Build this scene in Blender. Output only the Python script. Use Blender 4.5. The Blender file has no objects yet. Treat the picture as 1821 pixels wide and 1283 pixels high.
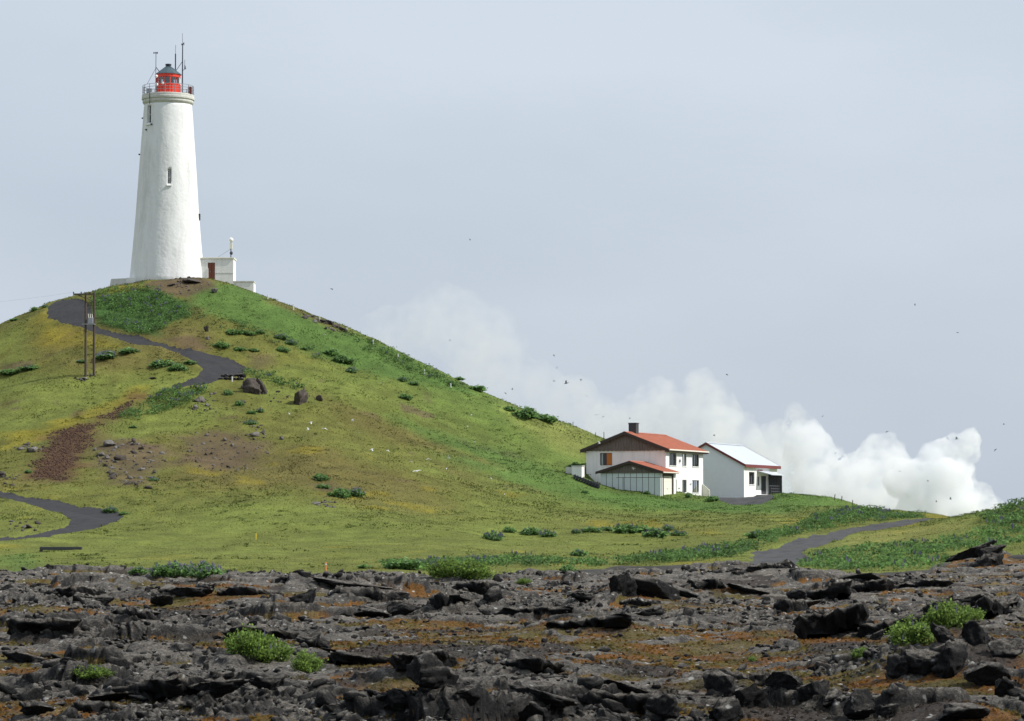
import bpy, math, random
import numpy as np
from mathutils import Vector, Matrix

random.seed(7)
rng = np.random.default_rng(7)
scene = bpy.context.scene
C = scene.collection

# ------------------------------------------------------------------ camera
W_PX, H_PX, F_PX, HORIZON = 1821.0, 1283.0, 5164.0, 920.0
EYE = np.array([0.0, 0.0, 3.0])
PITCH = math.atan((HORIZON - H_PX / 2) / F_PX)
cam_d = bpy.data.cameras.new('camera')
cam_d.sensor_width = 36.0
cam_d.lens = F_PX / W_PX * 36.0
cam_d.clip_start = 0.5
cam_d.clip_end = 9000
cam = bpy.data.objects.new('camera', cam_d)
C.objects.link(cam)
cam.location = EYE
cam.rotation_euler = (math.pi / 2 + PITCH, 0, 0)
scene.camera = cam

# ------------------------------------------------------------------ sky and sun
SUN_AZ = math.radians(-7)      # from +X (right of view) towards the viewer
SUN_EL = math.radians(44)
world = bpy.data.worlds.new('World')
scene.world = world
world.use_nodes = True
wn, wl = world.node_tree.nodes, world.node_tree.links
wn.clear()
w_out = wn.new('ShaderNodeOutputWorld')
w_bg = wn.new('ShaderNodeBackground')
w_bg.inputs['Strength'].default_value = 0.1
w_sky = wn.new('ShaderNodeTexSky')
w_sky.sky_type = 'NISHITA'
w_sky.sun_disc = False
w_sky.sun_elevation = SUN_EL
w_sky.sun_rotation = math.pi / 2 - SUN_AZ
w_sky.air_density = 1.0
w_sky.dust_density = 2.0
w_tc = wn.new('ShaderNodeTexCoord')
w_map = wn.new('ShaderNodeMapping')
w_map.inputs['Scale'].default_value = (1, 1, 2.6)
w_noise = wn.new('ShaderNodeTexNoise')
w_noise.inputs['Scale'].default_value = 3.2
w_noise.inputs['Detail'].default_value = 5
w_noise.inputs['Roughness'].default_value = 0.5
w_ramp = wn.new('ShaderNodeValToRGB')           # thin high cloud: thicker and thinner veil
w_ramp.color_ramp.elements[0].position = 0.3
w_ramp.color_ramp.elements[0].color = (5.6, 6.3, 7.3, 1)
w_ramp.color_ramp.elements[1].position = 0.7
w_ramp.color_ramp.elements[1].color = (6.9, 7.65, 8.6, 1)
w_mix = wn.new('ShaderNodeMix')
w_mix.data_type = 'RGBA'
w_mix.inputs[0].default_value = 0.9
wl.new(w_tc.outputs['Generated'], w_map.inputs['Vector'])
wl.new(w_map.outputs['Vector'], w_noise.inputs['Vector'])
w_sep = wn.new('ShaderNodeSeparateXYZ')
wl.new(w_tc.outputs['Generated'], w_sep.inputs[0])
w_el = wn.new('ShaderNodeMapRange')             # the cloud deck is greyer low down, all round the horizon
w_el.inputs[1].default_value = 0.0; w_el.inputs[2].default_value = 0.22
w_el.inputs[3].default_value = -0.16; w_el.inputs[4].default_value = 0.14
wl.new(w_sep.outputs['Z'], w_el.inputs[0])
w_add = wn.new('ShaderNodeMath'); w_add.operation = 'ADD'
wl.new(w_noise.outputs['Fac'], w_add.inputs[0]); wl.new(w_el.outputs[0], w_add.inputs[1])
wl.new(w_add.outputs[0], w_ramp.inputs['Fac'])
wl.new(w_sky.outputs['Color'], w_mix.inputs[6])
wl.new(w_ramp.outputs['Color'], w_mix.inputs[7])
wl.new(w_mix.outputs[2], w_bg.inputs['Color'])
wl.new(w_bg.outputs['Background'], w_out.inputs['Surface'])

sun_d = bpy.data.lights.new('sun', 'SUN')
sun_d.energy = 4.8
sun_d.angle = math.radians(0.9)
sun_d.color = (1.0, 0.965, 0.91)
sun = bpy.data.objects.new('sun', sun_d)
C.objects.link(sun)
sv = Vector((math.cos(SUN_AZ) * math.cos(SUN_EL), math.sin(SUN_AZ) * math.cos(SUN_EL), math.sin(SUN_EL)))
sun.rotation_euler = sv.to_track_quat('Z', 'Y').to_euler()

scene.view_settings.view_transform = 'Standard'
scene.view_settings.look = 'None'
scene.view_settings.exposure = 0.0
scene.view_settings.gamma = 1.0
scene.render.engine = 'CYCLES'
scene.cycles.max_bounces = 24
scene.cycles.diffuse_bounces = 3
scene.cycles.volume_bounces = 20
scene.cycles.transparent_max_bounces = 12
scene.cycles.volume_step_rate = 2.0
scene.cycles.use_denoising = True

# ------------------------------------------------------------------ pixel <-> place
SP, CP = math.sin(PITCH), math.cos(PITCH)
def P(u, v, d):
    """the point seen at photo pixel (u, v) whose ground distance along the view is d metres"""
    u, v, d = np.asarray(u, float), np.asarray(v, float), np.asarray(d, float)
    x = (u - W_PX / 2) / F_PX
    y = (H_PX / 2 - v) / F_PX
    dy = CP - y * SP
    dz = SP + y * CP
    k = d / dy
    return np.stack([x * k, d + 0 * k, EYE[2] + dz * k], -1)

# ------------------------------------------------------------------ noise
def _hash(ix, iy, s):
    h = (ix.astype(np.int64) * 374761393 + iy.astype(np.int64) * 668265263 + s * 2147483647) & 0xFFFFFFFF
    h = ((h ^ (h >> 13)) * 1274126177) & 0xFFFFFFFF
    h = ((h ^ (h >> 16)) * 2246822519) & 0xFFFFFFFF
    return ((h ^ (h >> 15)) & 0xFFFFFF) / float(0xFFFFFF)
def vnoise(x, y, s=0):
    ix, iy = np.floor(x), np.floor(y)
    fx, fy = x - ix, y - iy
    fx = fx * fx * fx * (fx * (fx * 6 - 15) + 10)
    fy = fy * fy * fy * (fy * (fy * 6 - 15) + 10)
    a, b = _hash(ix, iy, s), _hash(ix + 1, iy, s)
    c, d = _hash(ix, iy + 1, s), _hash(ix + 1, iy + 1, s)
    return (a + (b - a) * fx) * (1 - fy) + (c + (d - c) * fx) * fy
def fbm(x, y, s=0, o=4, g=0.5):
    t, a, n = 0.0, 1.0, 0.0
    for i in range(o):
        t = t + a * (vnoise(x, y, s + i * 17) - 0.5)
        n += a
        a *= g
        x, y = x * 2.03 + 3.1, y * 2.03 + 1.7
    return t / n * 2
def voronoi(x, y, s=0, jit=0.9):
    """F1, F2, per-cell random numbers (3) and the offset from the cell's point"""
    ix, iy = np.floor(x), np.floor(y)
    f1 = np.full(x.shape, 9.0); f2 = f1.copy()
    cx = np.zeros_like(x); cy = np.zeros_like(x); ox = np.zeros_like(x); oy = np.zeros_like(x)
    for i in (-1, 0, 1):
        for j in (-1, 0, 1):
            gx, gy = ix + i, iy + j
            px = gx + 0.5 + jit * (_hash(gx, gy, s) - 0.5)
            py = gy + 0.5 + jit * (_hash(gx, gy, s + 5) - 0.5)
            d = np.hypot(x - px, y - py)
            near = d < f1
            f2 = np.where(near, f1, np.minimum(f2, d))
            cx = np.where(near, gx, cx); cy = np.where(near, gy, cy)
            ox = np.where(near, x - px, ox); oy = np.where(near, y - py, oy)
            f1 = np.where(near, d, f1)
    r = [_hash(cx, cy, s + 11 + k) for k in range(4)]
    return f1, f2, r, ox, oy
def sstep(a, b, x):
    t = np.clip((x - a) / (b - a), 0, 1)
    return t * t * (3 - 2 * t)

# ------------------------------------------------------------------ the lie of the land
# (photo column: photo row and distance of points on the ground in it, crest first)
COLS = {
    -420: [(770, 338), (850, 300), (905, 262), (950, 225), (1000, 180)],
    -200: [(665, 343), (760, 312), (850, 275), (910, 250), (960, 218), (1003, 180)],
    0:    [(576, 346), (640, 327), (720, 303), (800, 281), (850, 266), (900, 248), (945, 229), (985, 202), (1008, 178)],
    100:  [(534, 347), (575, 335), (640, 321), (720, 301), (800, 280), (850, 265), (900, 247), (945, 228), (985, 202), (1008, 178)],
    190:  [(513, 350), (560, 337), (610, 326), (670, 312), (740, 295), (800, 278), (850, 264), (900, 247), (945, 228), (985, 202), (1008, 178)],
    300:  [(497, 350), (540, 340), (590, 329), (640, 319), (690, 309), (740, 296), (800, 280), (850, 266), (900, 249), (945, 230), (985, 202), (1008, 178)],
    400:  [(501, 351), (550, 339), (600, 328), (655, 317), (700, 307), (760, 292), (810, 279), (860, 264), (910, 245), (950, 228), (985, 203), (1008, 178)],
    470:  [(526, 349), (600, 331), (680, 312), (760, 293), (830, 274), (900, 249), (950, 229), (1008, 178)],
    560:  [(561, 347), (640, 326), (720, 306), (800, 284), (860, 266), (920, 243), (960, 222), (1008, 178)],
    680:  [(613, 343), (690, 321), (760, 303), (830, 282), (890, 261), (940, 236), (980, 207), (1008, 178)],
    800:  [(670, 339), (740, 317), (800, 300), (860, 281), (910, 259), (950, 234), (985, 205), (1008, 178)],
    920:  [(723, 335), (780, 316), (830, 300), (880, 282), (920, 259), (955, 234), (985, 205), (1008, 178)],
    1020: [(757, 331), (800, 318), (845, 305), (880, 292), (915, 267), (950, 240), (985, 207), (1008, 178)],
    1080: [(782, 329), (810, 321), (842, 311), (868, 302), (890, 291), (920, 266), (955, 237), (985, 207), (1008, 178)],
    1180: [(845, 335), (868, 318), (881, 302), (897, 292), (920, 270), (950, 242), (985, 207), (1006, 178)],
    1290: [(868, 345), (882, 325), (887, 308), (900, 292), (920, 270), (950, 240), (980, 210), (1003, 178)],
    1380: [(874, 345), (884, 325), (884, 305), (900, 284), (920, 262), (945, 237), (970, 214), (1000, 178)],
    1450: [(879, 315), (884, 300), (900, 280), (920, 258), (938, 240), (962, 215), (990, 185), (1008, 168)],
    1530: [(903, 290), (909, 275), (922, 256), (938, 237), (952, 218), (975, 194), (1008, 163)],
    1600: [(912, 272), (920, 256), (933, 239), (948, 216), (975, 188), (1008, 160)],
    1660: [(918, 250), (930, 226), (948, 204), (975, 182), (1005, 158)],
    1740: [(912, 226), (932, 208), (955, 190), (978, 170), (995, 155)],
    1821: [(899, 216), (925, 200), (950, 184), (972, 166), (988, 152)],
    2000: [(878, 214), (910, 196), (945, 180), (980, 152)],
    2250: [(868, 214), (905, 194), (945, 176), (985, 148)],
}
_pts = []
for u, col in COLS.items():
    for k, (v, d) in enumerate(col):
        _pts.append(P(u, v, d))
    p = P(u, *col[0])
    z = p[2]
    _pts += [p + [0, 12, -max(0.4, 0.03 * z)], p + [0, 38, -0.3 * max(z, 1)], p + [p[0] * 0.2, 80, 1.0 - 0.6 * z if z < 2 else -0.72 * z],
             np.array([p[0] * 1.3, p[1] + 150, 0.6])]
for x in np.linspace(-160, 160, 11):
    for y in (-60, 0, 40, 75, 110, 140):
        _pts.append(np.array([x, y, 0.0 + (0.5 if (y == 140 and x > 15) else 0.0)]))
    _pts.append(np.array([x, 560, 0.3]))
    _pts.append(np.array([x, 700, 0.2]))
for y in (180, 230, 280, 340, 400, 480):
    for x in (-230, -170):
        _pts.append(np.array([x, y, 0.5]))
    for x in (150, 220):
        _pts.append(np.array([x, y, 1.5 if y < 300 else 0.5]))
_pts = np.array(_pts)
def _tps(r2):
    return np.where(r2 > 1e-12, 0.5 * r2 * np.log(np.maximum(r2, 1e-12)), 0.0)
_S = 100.0
_cx = _pts[:, :2] / _S
_n = len(_cx)
_A = _tps(((_cx[:, None] - _cx[None]) ** 2).sum(-1)) + np.eye(_n) * 4e-4
_Q = np.c_[np.ones(_n), _cx]
_w = np.linalg.solve(np.block([[_A, _Q], [_Q.T, np.zeros((3, 3))]]), np.r_[_pts[:, 2], 0, 0, 0])
def _tps_z(x, y):
    x = np.asarray(x, float); y = np.asarray(y, float)
    sh = np.broadcast(x, y).shape
    X = np.broadcast_to(x, sh).ravel(); Y = np.broadcast_to(y, sh).ravel()
    out = np.empty(X.size)
    for i in range(0, X.size, 40000):
        q = np.c_[X[i:i + 40000], Y[i:i + 40000]] / _S
        r2 = ((q[:, None] - _cx[None]) ** 2).sum(-1)
        out[i:i + 40000] = _tps(r2) @ _w[:_n] + _w[_n] + q @ _w[_n + 1:]
    far = np.maximum(sstep(150, 230, np.abs(X)), np.maximum(sstep(470, 600, Y), sstep(20, -60, Y)))
    out = np.clip(out, -1.5, 40) * (1 - far)
    return out.reshape(sh)

_bx, _by = np.arange(-250, 250.1, 1.5), np.arange(-70, 620.1, 1.5)
_BZ = _tps_z(*np.meshgrid(_bx, _by))
def base_z(x, y):
    x = np.asarray(x, float); y = np.asarray(y, float)
    fx = np.clip((x - _bx[0]) / 1.5, 0, len(_bx) - 1.001); fy = np.clip((y - _by[0]) / 1.5, 0, len(_by) - 1.001)
    i = fx.astype(int); j = fy.astype(int); fx = fx - i; fy = fy - j
    return (_BZ[j, i] * (1 - fx) + _BZ[j, i + 1] * fx) * (1 - fy) + (_BZ[j + 1, i] * (1 - fx) + _BZ[j + 1, i + 1] * fx) * fy

# house platform etc. are flattened by these: (x, y, radius, z)
HOUSE_RZ = math.radians(-22)
HOUSE_C = P(1184, 884, 305.0)
SHED_C = P(1322.5, 887, 322.0)
TOWER_C = P(297, 495, 357.0)
def rotz(p, a):
    c, s = math.cos(a), math.sin(a)
    return np.array([p[0] * c - p[1] * s, p[0] * s + p[1] * c])
FLATS = []
def pad(cx, cy, hx, hy, rz, z, soft):
    FLATS.append((cx, cy, hx, hy, rz, z, soft))
_hc = HOUSE_C[:2] + rotz((-4.4, 6.3), HOUSE_RZ)
pad(_hc[0], _hc[1], 1.0, 7.0, HOUSE_RZ, HOUSE_C[2] - 0.1, 4.0)
_sc = SHED_C[:2] + rotz((-2.0, 5.0), HOUSE_RZ)
pad(_sc[0], _sc[1], 4.5, 8.0, HOUSE_RZ, SHED_C[2] - 0.22, 4.0)
pad(TOWER_C[0] + 1.5, TOWER_C[1] + 1, 3.0, 3.0, 0, TOWER_C[2] - 0.15, 2.5)
def rough(x, y):
    return 0.30 * fbm(x / 9, y / 12, 3, 4) + 0.17 * fbm(x / 2.2, y / 2.6, 9, 3) + 0.55 * fbm((x + 0.35 * y) / 17, (y - 0.2 * x) / 34, 13, 3) * sstep(200, 235, y)
def ground_z(x, y, noise=True):
    z = base_z(x, y)
    if noise:
        z = z + rough(x, y) * (0.25 + 0.75 * sstep(150, 215, y))
    for cx, cy, hx, hy, rz, fz, soft in FLATS:
        dx, dy = x - cx, y - cy
        c, s = math.cos(-rz), math.sin(-rz)
        lx, ly = dx * c - dy * s, dx * s + dy * c
        d = np.hypot(np.maximum(np.abs(lx) - hx, 0), np.maximum(np.abs(ly) - hy, 0))
        w = 1 - sstep(0, soft, d)
        z = z * (1 - w) + fz * w
    return z
def G(u, v, beyond=0.0):
    """where the sight line through photo pixel (u, v) meets the ground"""
    u = np.atleast_1d(np.asarray(u, float)); v = np.atleast_1d(np.asarray(v, float))
    ds = np.concatenate([np.arange(36, 150, 1.0), np.arange(150, 375, 0.5)])
    q = P(u[:, None], v[:, None], ds[None])
    gap = q[..., 2] - ground_z(q[..., 0], q[..., 1])
    hit = gap < 0
    first = np.where(hit.any(1), hit.argmax(1), -1)
    out = np.empty((len(u), 3))
    for i in range(len(u)):
        if first[i] >= 0:
            d = ds[first[i]]
        else:
            k = np.argmin(np.where(ds > 150, gap[i], 99))
            d = ds[k] + beyond
        p = P(u[i], v[i], d)
        out[i] = (p[0], p[1], ground_z(p[0], p[1]))
    return out
def world_poly(pts, beyond=8.0):
    a = np.array(pts, float)
    return G(a[:, 0], a[:, 1], beyond)[:, :2]
def poly_sd(x, y, poly):
    """signed distance (positive inside) to a polygon on the ground"""
    d = np.full(x.shape, 1e9); inside = np.zeros(x.shape, bool)
    lo, hi = poly.min(0) - 8, poly.max(0) + 8
    m = (x > lo[0]) & (x < hi[0]) & (y > lo[1]) & (y < hi[1])
    xs, ys = x[m], y[m]
    dd = np.full(xs.shape, 1e9); ins = np.zeros(xs.shape, bool)
    n = len(poly)
    for i in range(n):
        a, b = poly[i], poly[(i + 1) % n]
        e = b - a
        t = np.clip(((xs - a[0]) * e[0] + (ys - a[1]) * e[1]) / max(e @ e, 1e-9), 0, 1)
        dd = np.minimum(dd, np.hypot(xs - a[0] - t * e[0], ys - a[1] - t * e[1]))
        c = ((a[1] > ys) != (b[1] > ys))
        xi = a[0] + (ys - a[1]) * e[0] / (e[1] if abs(e[1]) > 1e-9 else 1e-9)
        ins ^= c & (xs < xi)
    d[m] = dd; inside[m] = ins
    return np.where(inside, d, -d)

# ------------------------------------------------------------------ mesh helpers
def link(name, me, mat=None, parent=None):
    o = bpy.data.objects.new(name, me)
    C.objects.link(o)
    if mat is not None and me is not None:
        me.materials.append(mat)
    if parent is not None:
        o.parent = parent
    return o
def np_mesh(name, V, F, cols=None, smooth=False):
    """mesh from arrays; F is (n,3) or (n,4)"""
    me = bpy.data.meshes.new(name)
    V = np.ascontiguousarray(V, np.float32); F = np.ascontiguousarray(F, np.int32)
    k = F.shape[1]
    me.vertices.add(len(V)); me.vertices.foreach_set('co', V.ravel())
    me.loops.add(F.size); me.loops.foreach_set('vertex_index', F.ravel())
    me.polygons.add(len(F))
    me.polygons.foreach_set('loop_start', np.arange(0, F.size, k, dtype=np.int32))
    if smooth:
        me.polygons.foreach_set('use_smooth', np.ones(len(F), bool))
    me.update(calc_edges=True)
    if cols is not None:
        at = me.color_attributes.new('Col', 'FLOAT_COLOR', 'POINT')
        c4 = np.ones((len(V), 4), np.float32); c4[:, :cols.shape[1]] = cols
        at.data.foreach_set('color', c4.ravel())
    return me
class MB:
    def __init__(s):
        s.v = []; s.f = []
    def add(s, vs, fs):
        n = len(s.v)
        s.v += [tuple(p) for p in vs]; s.f += [tuple(i + n for i in f) for f in fs]
        return s
    def box(s, x0, x1, y0, y1, z0, z1):
        return s.add([(x0, y0, z0), (x1, y0, z0), (x1, y1, z0), (x0, y1, z0), (x0, y0, z1), (x1, y0, z1), (x1, y1, z1), (x0, y1, z1)],
                     [(0, 3, 2, 1), (4, 5, 6, 7), (0, 1, 5, 4), (1, 2, 6, 5), (2, 3, 7, 6), (3, 0, 4, 7)])
    def tube(s, a, b, r, r2=None, n=8):
        a, b = Vector(a), Vector(b); r2 = r if r2 is None else r2
        q = (b - a).to_track_quat('Z', 'Y')
        vs = []
        for p, rr in ((a, r), (b, r2)):
            for i in range(n):
                t = 2 * math.pi * i / n
                vs.append(p + q @ Vector((rr * math.cos(t), rr * math.sin(t), 0)))
        fs = [(i, (i + 1) % n, n + (i + 1) % n, n + i) for i in range(n)]
        return s.add(vs, fs + [tuple(range(n - 1, -1, -1)), tuple(range(n, 2 * n))])
    def lathe(s, prof, n=48, cx=0, cy=0, cap=True):
        vs, fs = [], []
        for r, z in prof:
            for i in range(n):
                t = 2 * math.pi * i / n
                vs.append((cx + r * math.cos(t), cy + r * math.sin(t), z))
        for k in range(len(prof) - 1):
            for i in range(n):
                j = (i + 1) % n
                fs.append((k * n + i, k * n + j, (k + 1) * n + j, (k + 1) * n + i))
        if cap:
            fs.append(tuple(range(n - 1, -1, -1))); fs.append(tuple((len(prof) - 1) * n + i for i in range(n)))
        return s.add(vs, fs)
    def prism(s, poly, d0, d1, axis='y'):
        n = len(poly)
        mk = {'y': lambda p, d: (p[0], d, p[1]), 'x': lambda p, d: (d, p[0], p[1]), 'z': lambda p, d: (p[0], p[1], d)}[axis]
        vs = [mk(p, d0) for p in poly] + [mk(p, d1) for p in poly]
        fs = [tuple(range(n)), tuple(range(2 * n - 1, n - 1, -1))] + [(i, n + i, n + (i + 1) % n, (i + 1) % n) for i in range(n)]
        return s.add(vs, fs)
    def ball(s, c, r, n=12, m=8, sz=1.0):
        prof = [(max(1e-3, r * math.sin(math.pi * k / m)), c[2] - sz * r * math.cos(math.pi * k / m)) for k in range(m + 1)]
        return s.lathe(prof, n, c[0], c[1])
    def mesh(s, name, smooth=False):
        me = bpy.data.meshes.new(name)
        me.from_pydata([tuple(map(float, p)) for p in s.v], [], s.f)
        me.validate()
        import bmesh
        bm = bmesh.new(); bm.from_mesh(me)
        bmesh.ops.recalc_face_normals(bm, faces=bm.faces)
        bm.to_mesh(me); bm.free()
        if smooth:
            for p in me.polygons:
                p.use_smooth = True
        return me
    def build(s, name, mat, parent=None, smooth=False, bevel=0):
        o = link(name, s.mesh(name, smooth), mat, parent)
        if bevel:
            m = o.modifiers.new('bevel', 'BEVEL'); m.width = bevel; m.segments = 2; m.limit_method = 'ANGLE'
        return o
def tag(o, label=None, cat=None, group=None, kind=None):
    if label: o['label'] = label
    if cat: o['category'] = cat
    if group: o['group'] = group
    if kind: o['kind'] = kind
    return o
def thing(name, label, cat, loc=(0, 0, 0), rz=0.0, group=None):
    o = bpy.data.objects.new(name, None)
    C.objects.link(o)
    o.location = loc; o.rotation_euler = (0, 0, rz)
    o.empty_display_size = 0.2
    return tag(o, label, cat, group)
def copy_tree(o, parent=None):
    c = o.copy(); C.objects.link(c)
    c.parent = parent
    for ch in o.children:
        copy_tree(ch, c)
    return c

# ------------------------------------------------------------------ materials
def mat_new(name):
    m = bpy.data.materials.new(name); m.use_nodes = True
    n = m.node_tree.nodes; l = m.node_tree.links
    return m, n, l, n['Principled BSDF'], n['Material Output']
def plain(name, col, rough=0.6, metal=0.0, var=0.12, scale=3.0, bump=0.0, bscale=20.0, stain=None, stain_amt=0.0, spec=0.4, vstreak=False):
    m, n, l, b, out = mat_new(name)
    tc = n.new('ShaderNodeTexCoord')
    mp = n.new('ShaderNodeMapping')
    if vstreak: mp.inputs['Scale'].default_value = (1, 1, 0.18)
    l.new(tc.outputs['Object'], mp.inputs['Vector'])
    nz = n.new('ShaderNodeTexNoise'); nz.inputs['Scale'].default_value = scale; nz.inputs['Detail'].default_value = 6
    nz.inputs['Roughness'].default_value = 0.65
    l.new(mp.outputs['Vector'], nz.inputs['Vector'])
    r = n.new('ShaderNodeMapRange'); r.inputs[1].default_value = 0.25; r.inputs[2].default_value = 0.75
    r.inputs[3].default_value = 1 - var; r.inputs[4].default_value = 1 + var
    l.new(nz.outputs['Fac'], r.inputs[0])
    mul = n.new('ShaderNodeMix'); mul.data_type = 'RGBA'; mul.blend_type = 'MULTIPLY'; mul.inputs[0].default_value = 1
    mul.inputs[6].default_value = (*col, 1)
    l.new(r.outputs[0], mul.inputs[7])
    last = mul.outputs[2]
    if stain:
        n2 = n.new('ShaderNodeTexNoise'); n2.inputs['Scale'].default_value = scale * 0.6; n2.inputs['Detail'].default_value = 8
        n2.inputs['Roughness'].default_value = 0.75
        l.new(mp.outputs['Vector'], n2.inputs['Vector'])
        r2 = n.new('ShaderNodeMapRange'); r2.inputs[1].default_value = 0.48; r2.inputs[2].default_value = 0.72
        r2.inputs[3].default_value = 0; r2.inputs[4].default_value = stain_amt
        l.new(n2.outputs['Fac'], r2.inputs[0])
        mx = n.new('ShaderNodeMix'); mx.data_type = 'RGBA'
        l.new(r2.outputs[0], mx.inputs[0]); l.new(last, mx.inputs[6]); mx.inputs[7].default_value = (*stain, 1)
        last = mx.outputs[2]
    l.new(last, b.inputs['Base Color'])
    b.inputs['Roughness'].default_value = rough; b.inputs['Metallic'].default_value = metal
    b.inputs['Specular IOR Level'].default_value = spec
    if bump:
        n3 = n.new('ShaderNodeTexNoise'); n3.inputs['Scale'].default_value = bscale; n3.inputs['Detail'].default_value = 5
        l.new(tc.outputs['Object'], n3.inputs['Vector'])
        bp = n.new('ShaderNodeBump'); bp.inputs['Strength'].default_value = bump; bp.inputs['Distance'].default_value = 0.1
        l.new(n3.outputs['Fac'], bp.inputs['Height']); l.new(bp.outputs['Normal'], b.inputs['Normal'])
    return m
def attr_mat(name, rough=0.9, var=0.3, scale=(2.0, 14.0), bump=0.4, trans=0.0, spec=0.15, bdist=0.15, up=0.0):
    """colour from the mesh's own Col attribute, broken up by two scales of noise"""
    m, n, l, b, out = mat_new(name)
    at = n.new('ShaderNodeAttribute'); at.attribute_name = 'Col'
    geo = n.new('ShaderNodeNewGeometry')
    last = at.outputs['Color']
    hs = []
    for i, sc in enumerate(scale):
        nz = n.new('ShaderNodeTexNoise'); nz.inputs['Scale'].default_value = sc; nz.inputs['Detail'].default_value = 4
        nz.inputs['Roughness'].default_value = 0.65
        l.new(geo.outputs['Position'], nz.inputs['Vector'])
        r = n.new('ShaderNodeMapRange'); r.inputs[1].default_value = 0.25; r.inputs[2].default_value = 0.75
        r.inputs[3].default_value = 1 - var; r.inputs[4].default_value = 1 + var
        l.new(nz.outputs['Fac'], r.inputs[0])
        mul = n.new('ShaderNodeMix'); mul.data_type = 'RGBA'; mul.blend_type = 'MULTIPLY'; mul.inputs[0].default_value = 1
        l.new(last, mul.inputs[6]); l.new(r.outputs[0], mul.inputs[7])
        last = mul.outputs[2]; hs.append(nz)
    l.new(last, b.inputs['Base Color'])
    b.inputs['Roughness'].default_value = rough; b.inputs['Specular IOR Level'].default_value = spec
    if bump:
        bp = n.new('ShaderNodeBump'); bp.inputs['Strength'].default_value = bump; bp.inputs['Distance'].default_value = bdist
        l.new(hs[-1].outputs['Fac'], bp.inputs['Height']); l.new(bp.outputs['Normal'], b.inputs['Normal'])
    if up:
        vm = n.new('ShaderNodeVectorMath'); vm.operation = 'MULTIPLY_ADD'
        vm.inputs[1].default_value = (1 - up,) * 3; vm.inputs[2].default_value = (0, 0, up)
        l.new(geo.outputs['Normal'], vm.inputs[0])
        vn = n.new('ShaderNodeVectorMath'); vn.operation = 'NORMALIZE'; l.new(vm.outputs[0], vn.inputs[0])
        l.new(vn.outputs[0], b.inputs['Normal'])
    if trans:
        tr = n.new('ShaderNodeBsdfTranslucent'); l.new(last, tr.inputs['Color'])
        mx = n.new('ShaderNodeMixShader'); mx.inputs[0].default_value = trans
        l.new(b.outputs[0], mx.inputs[1]); l.new(tr.outputs[0], mx.inputs[2]); l.new(mx.outputs[0], out.inputs['Surface'])
    return m
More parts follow.
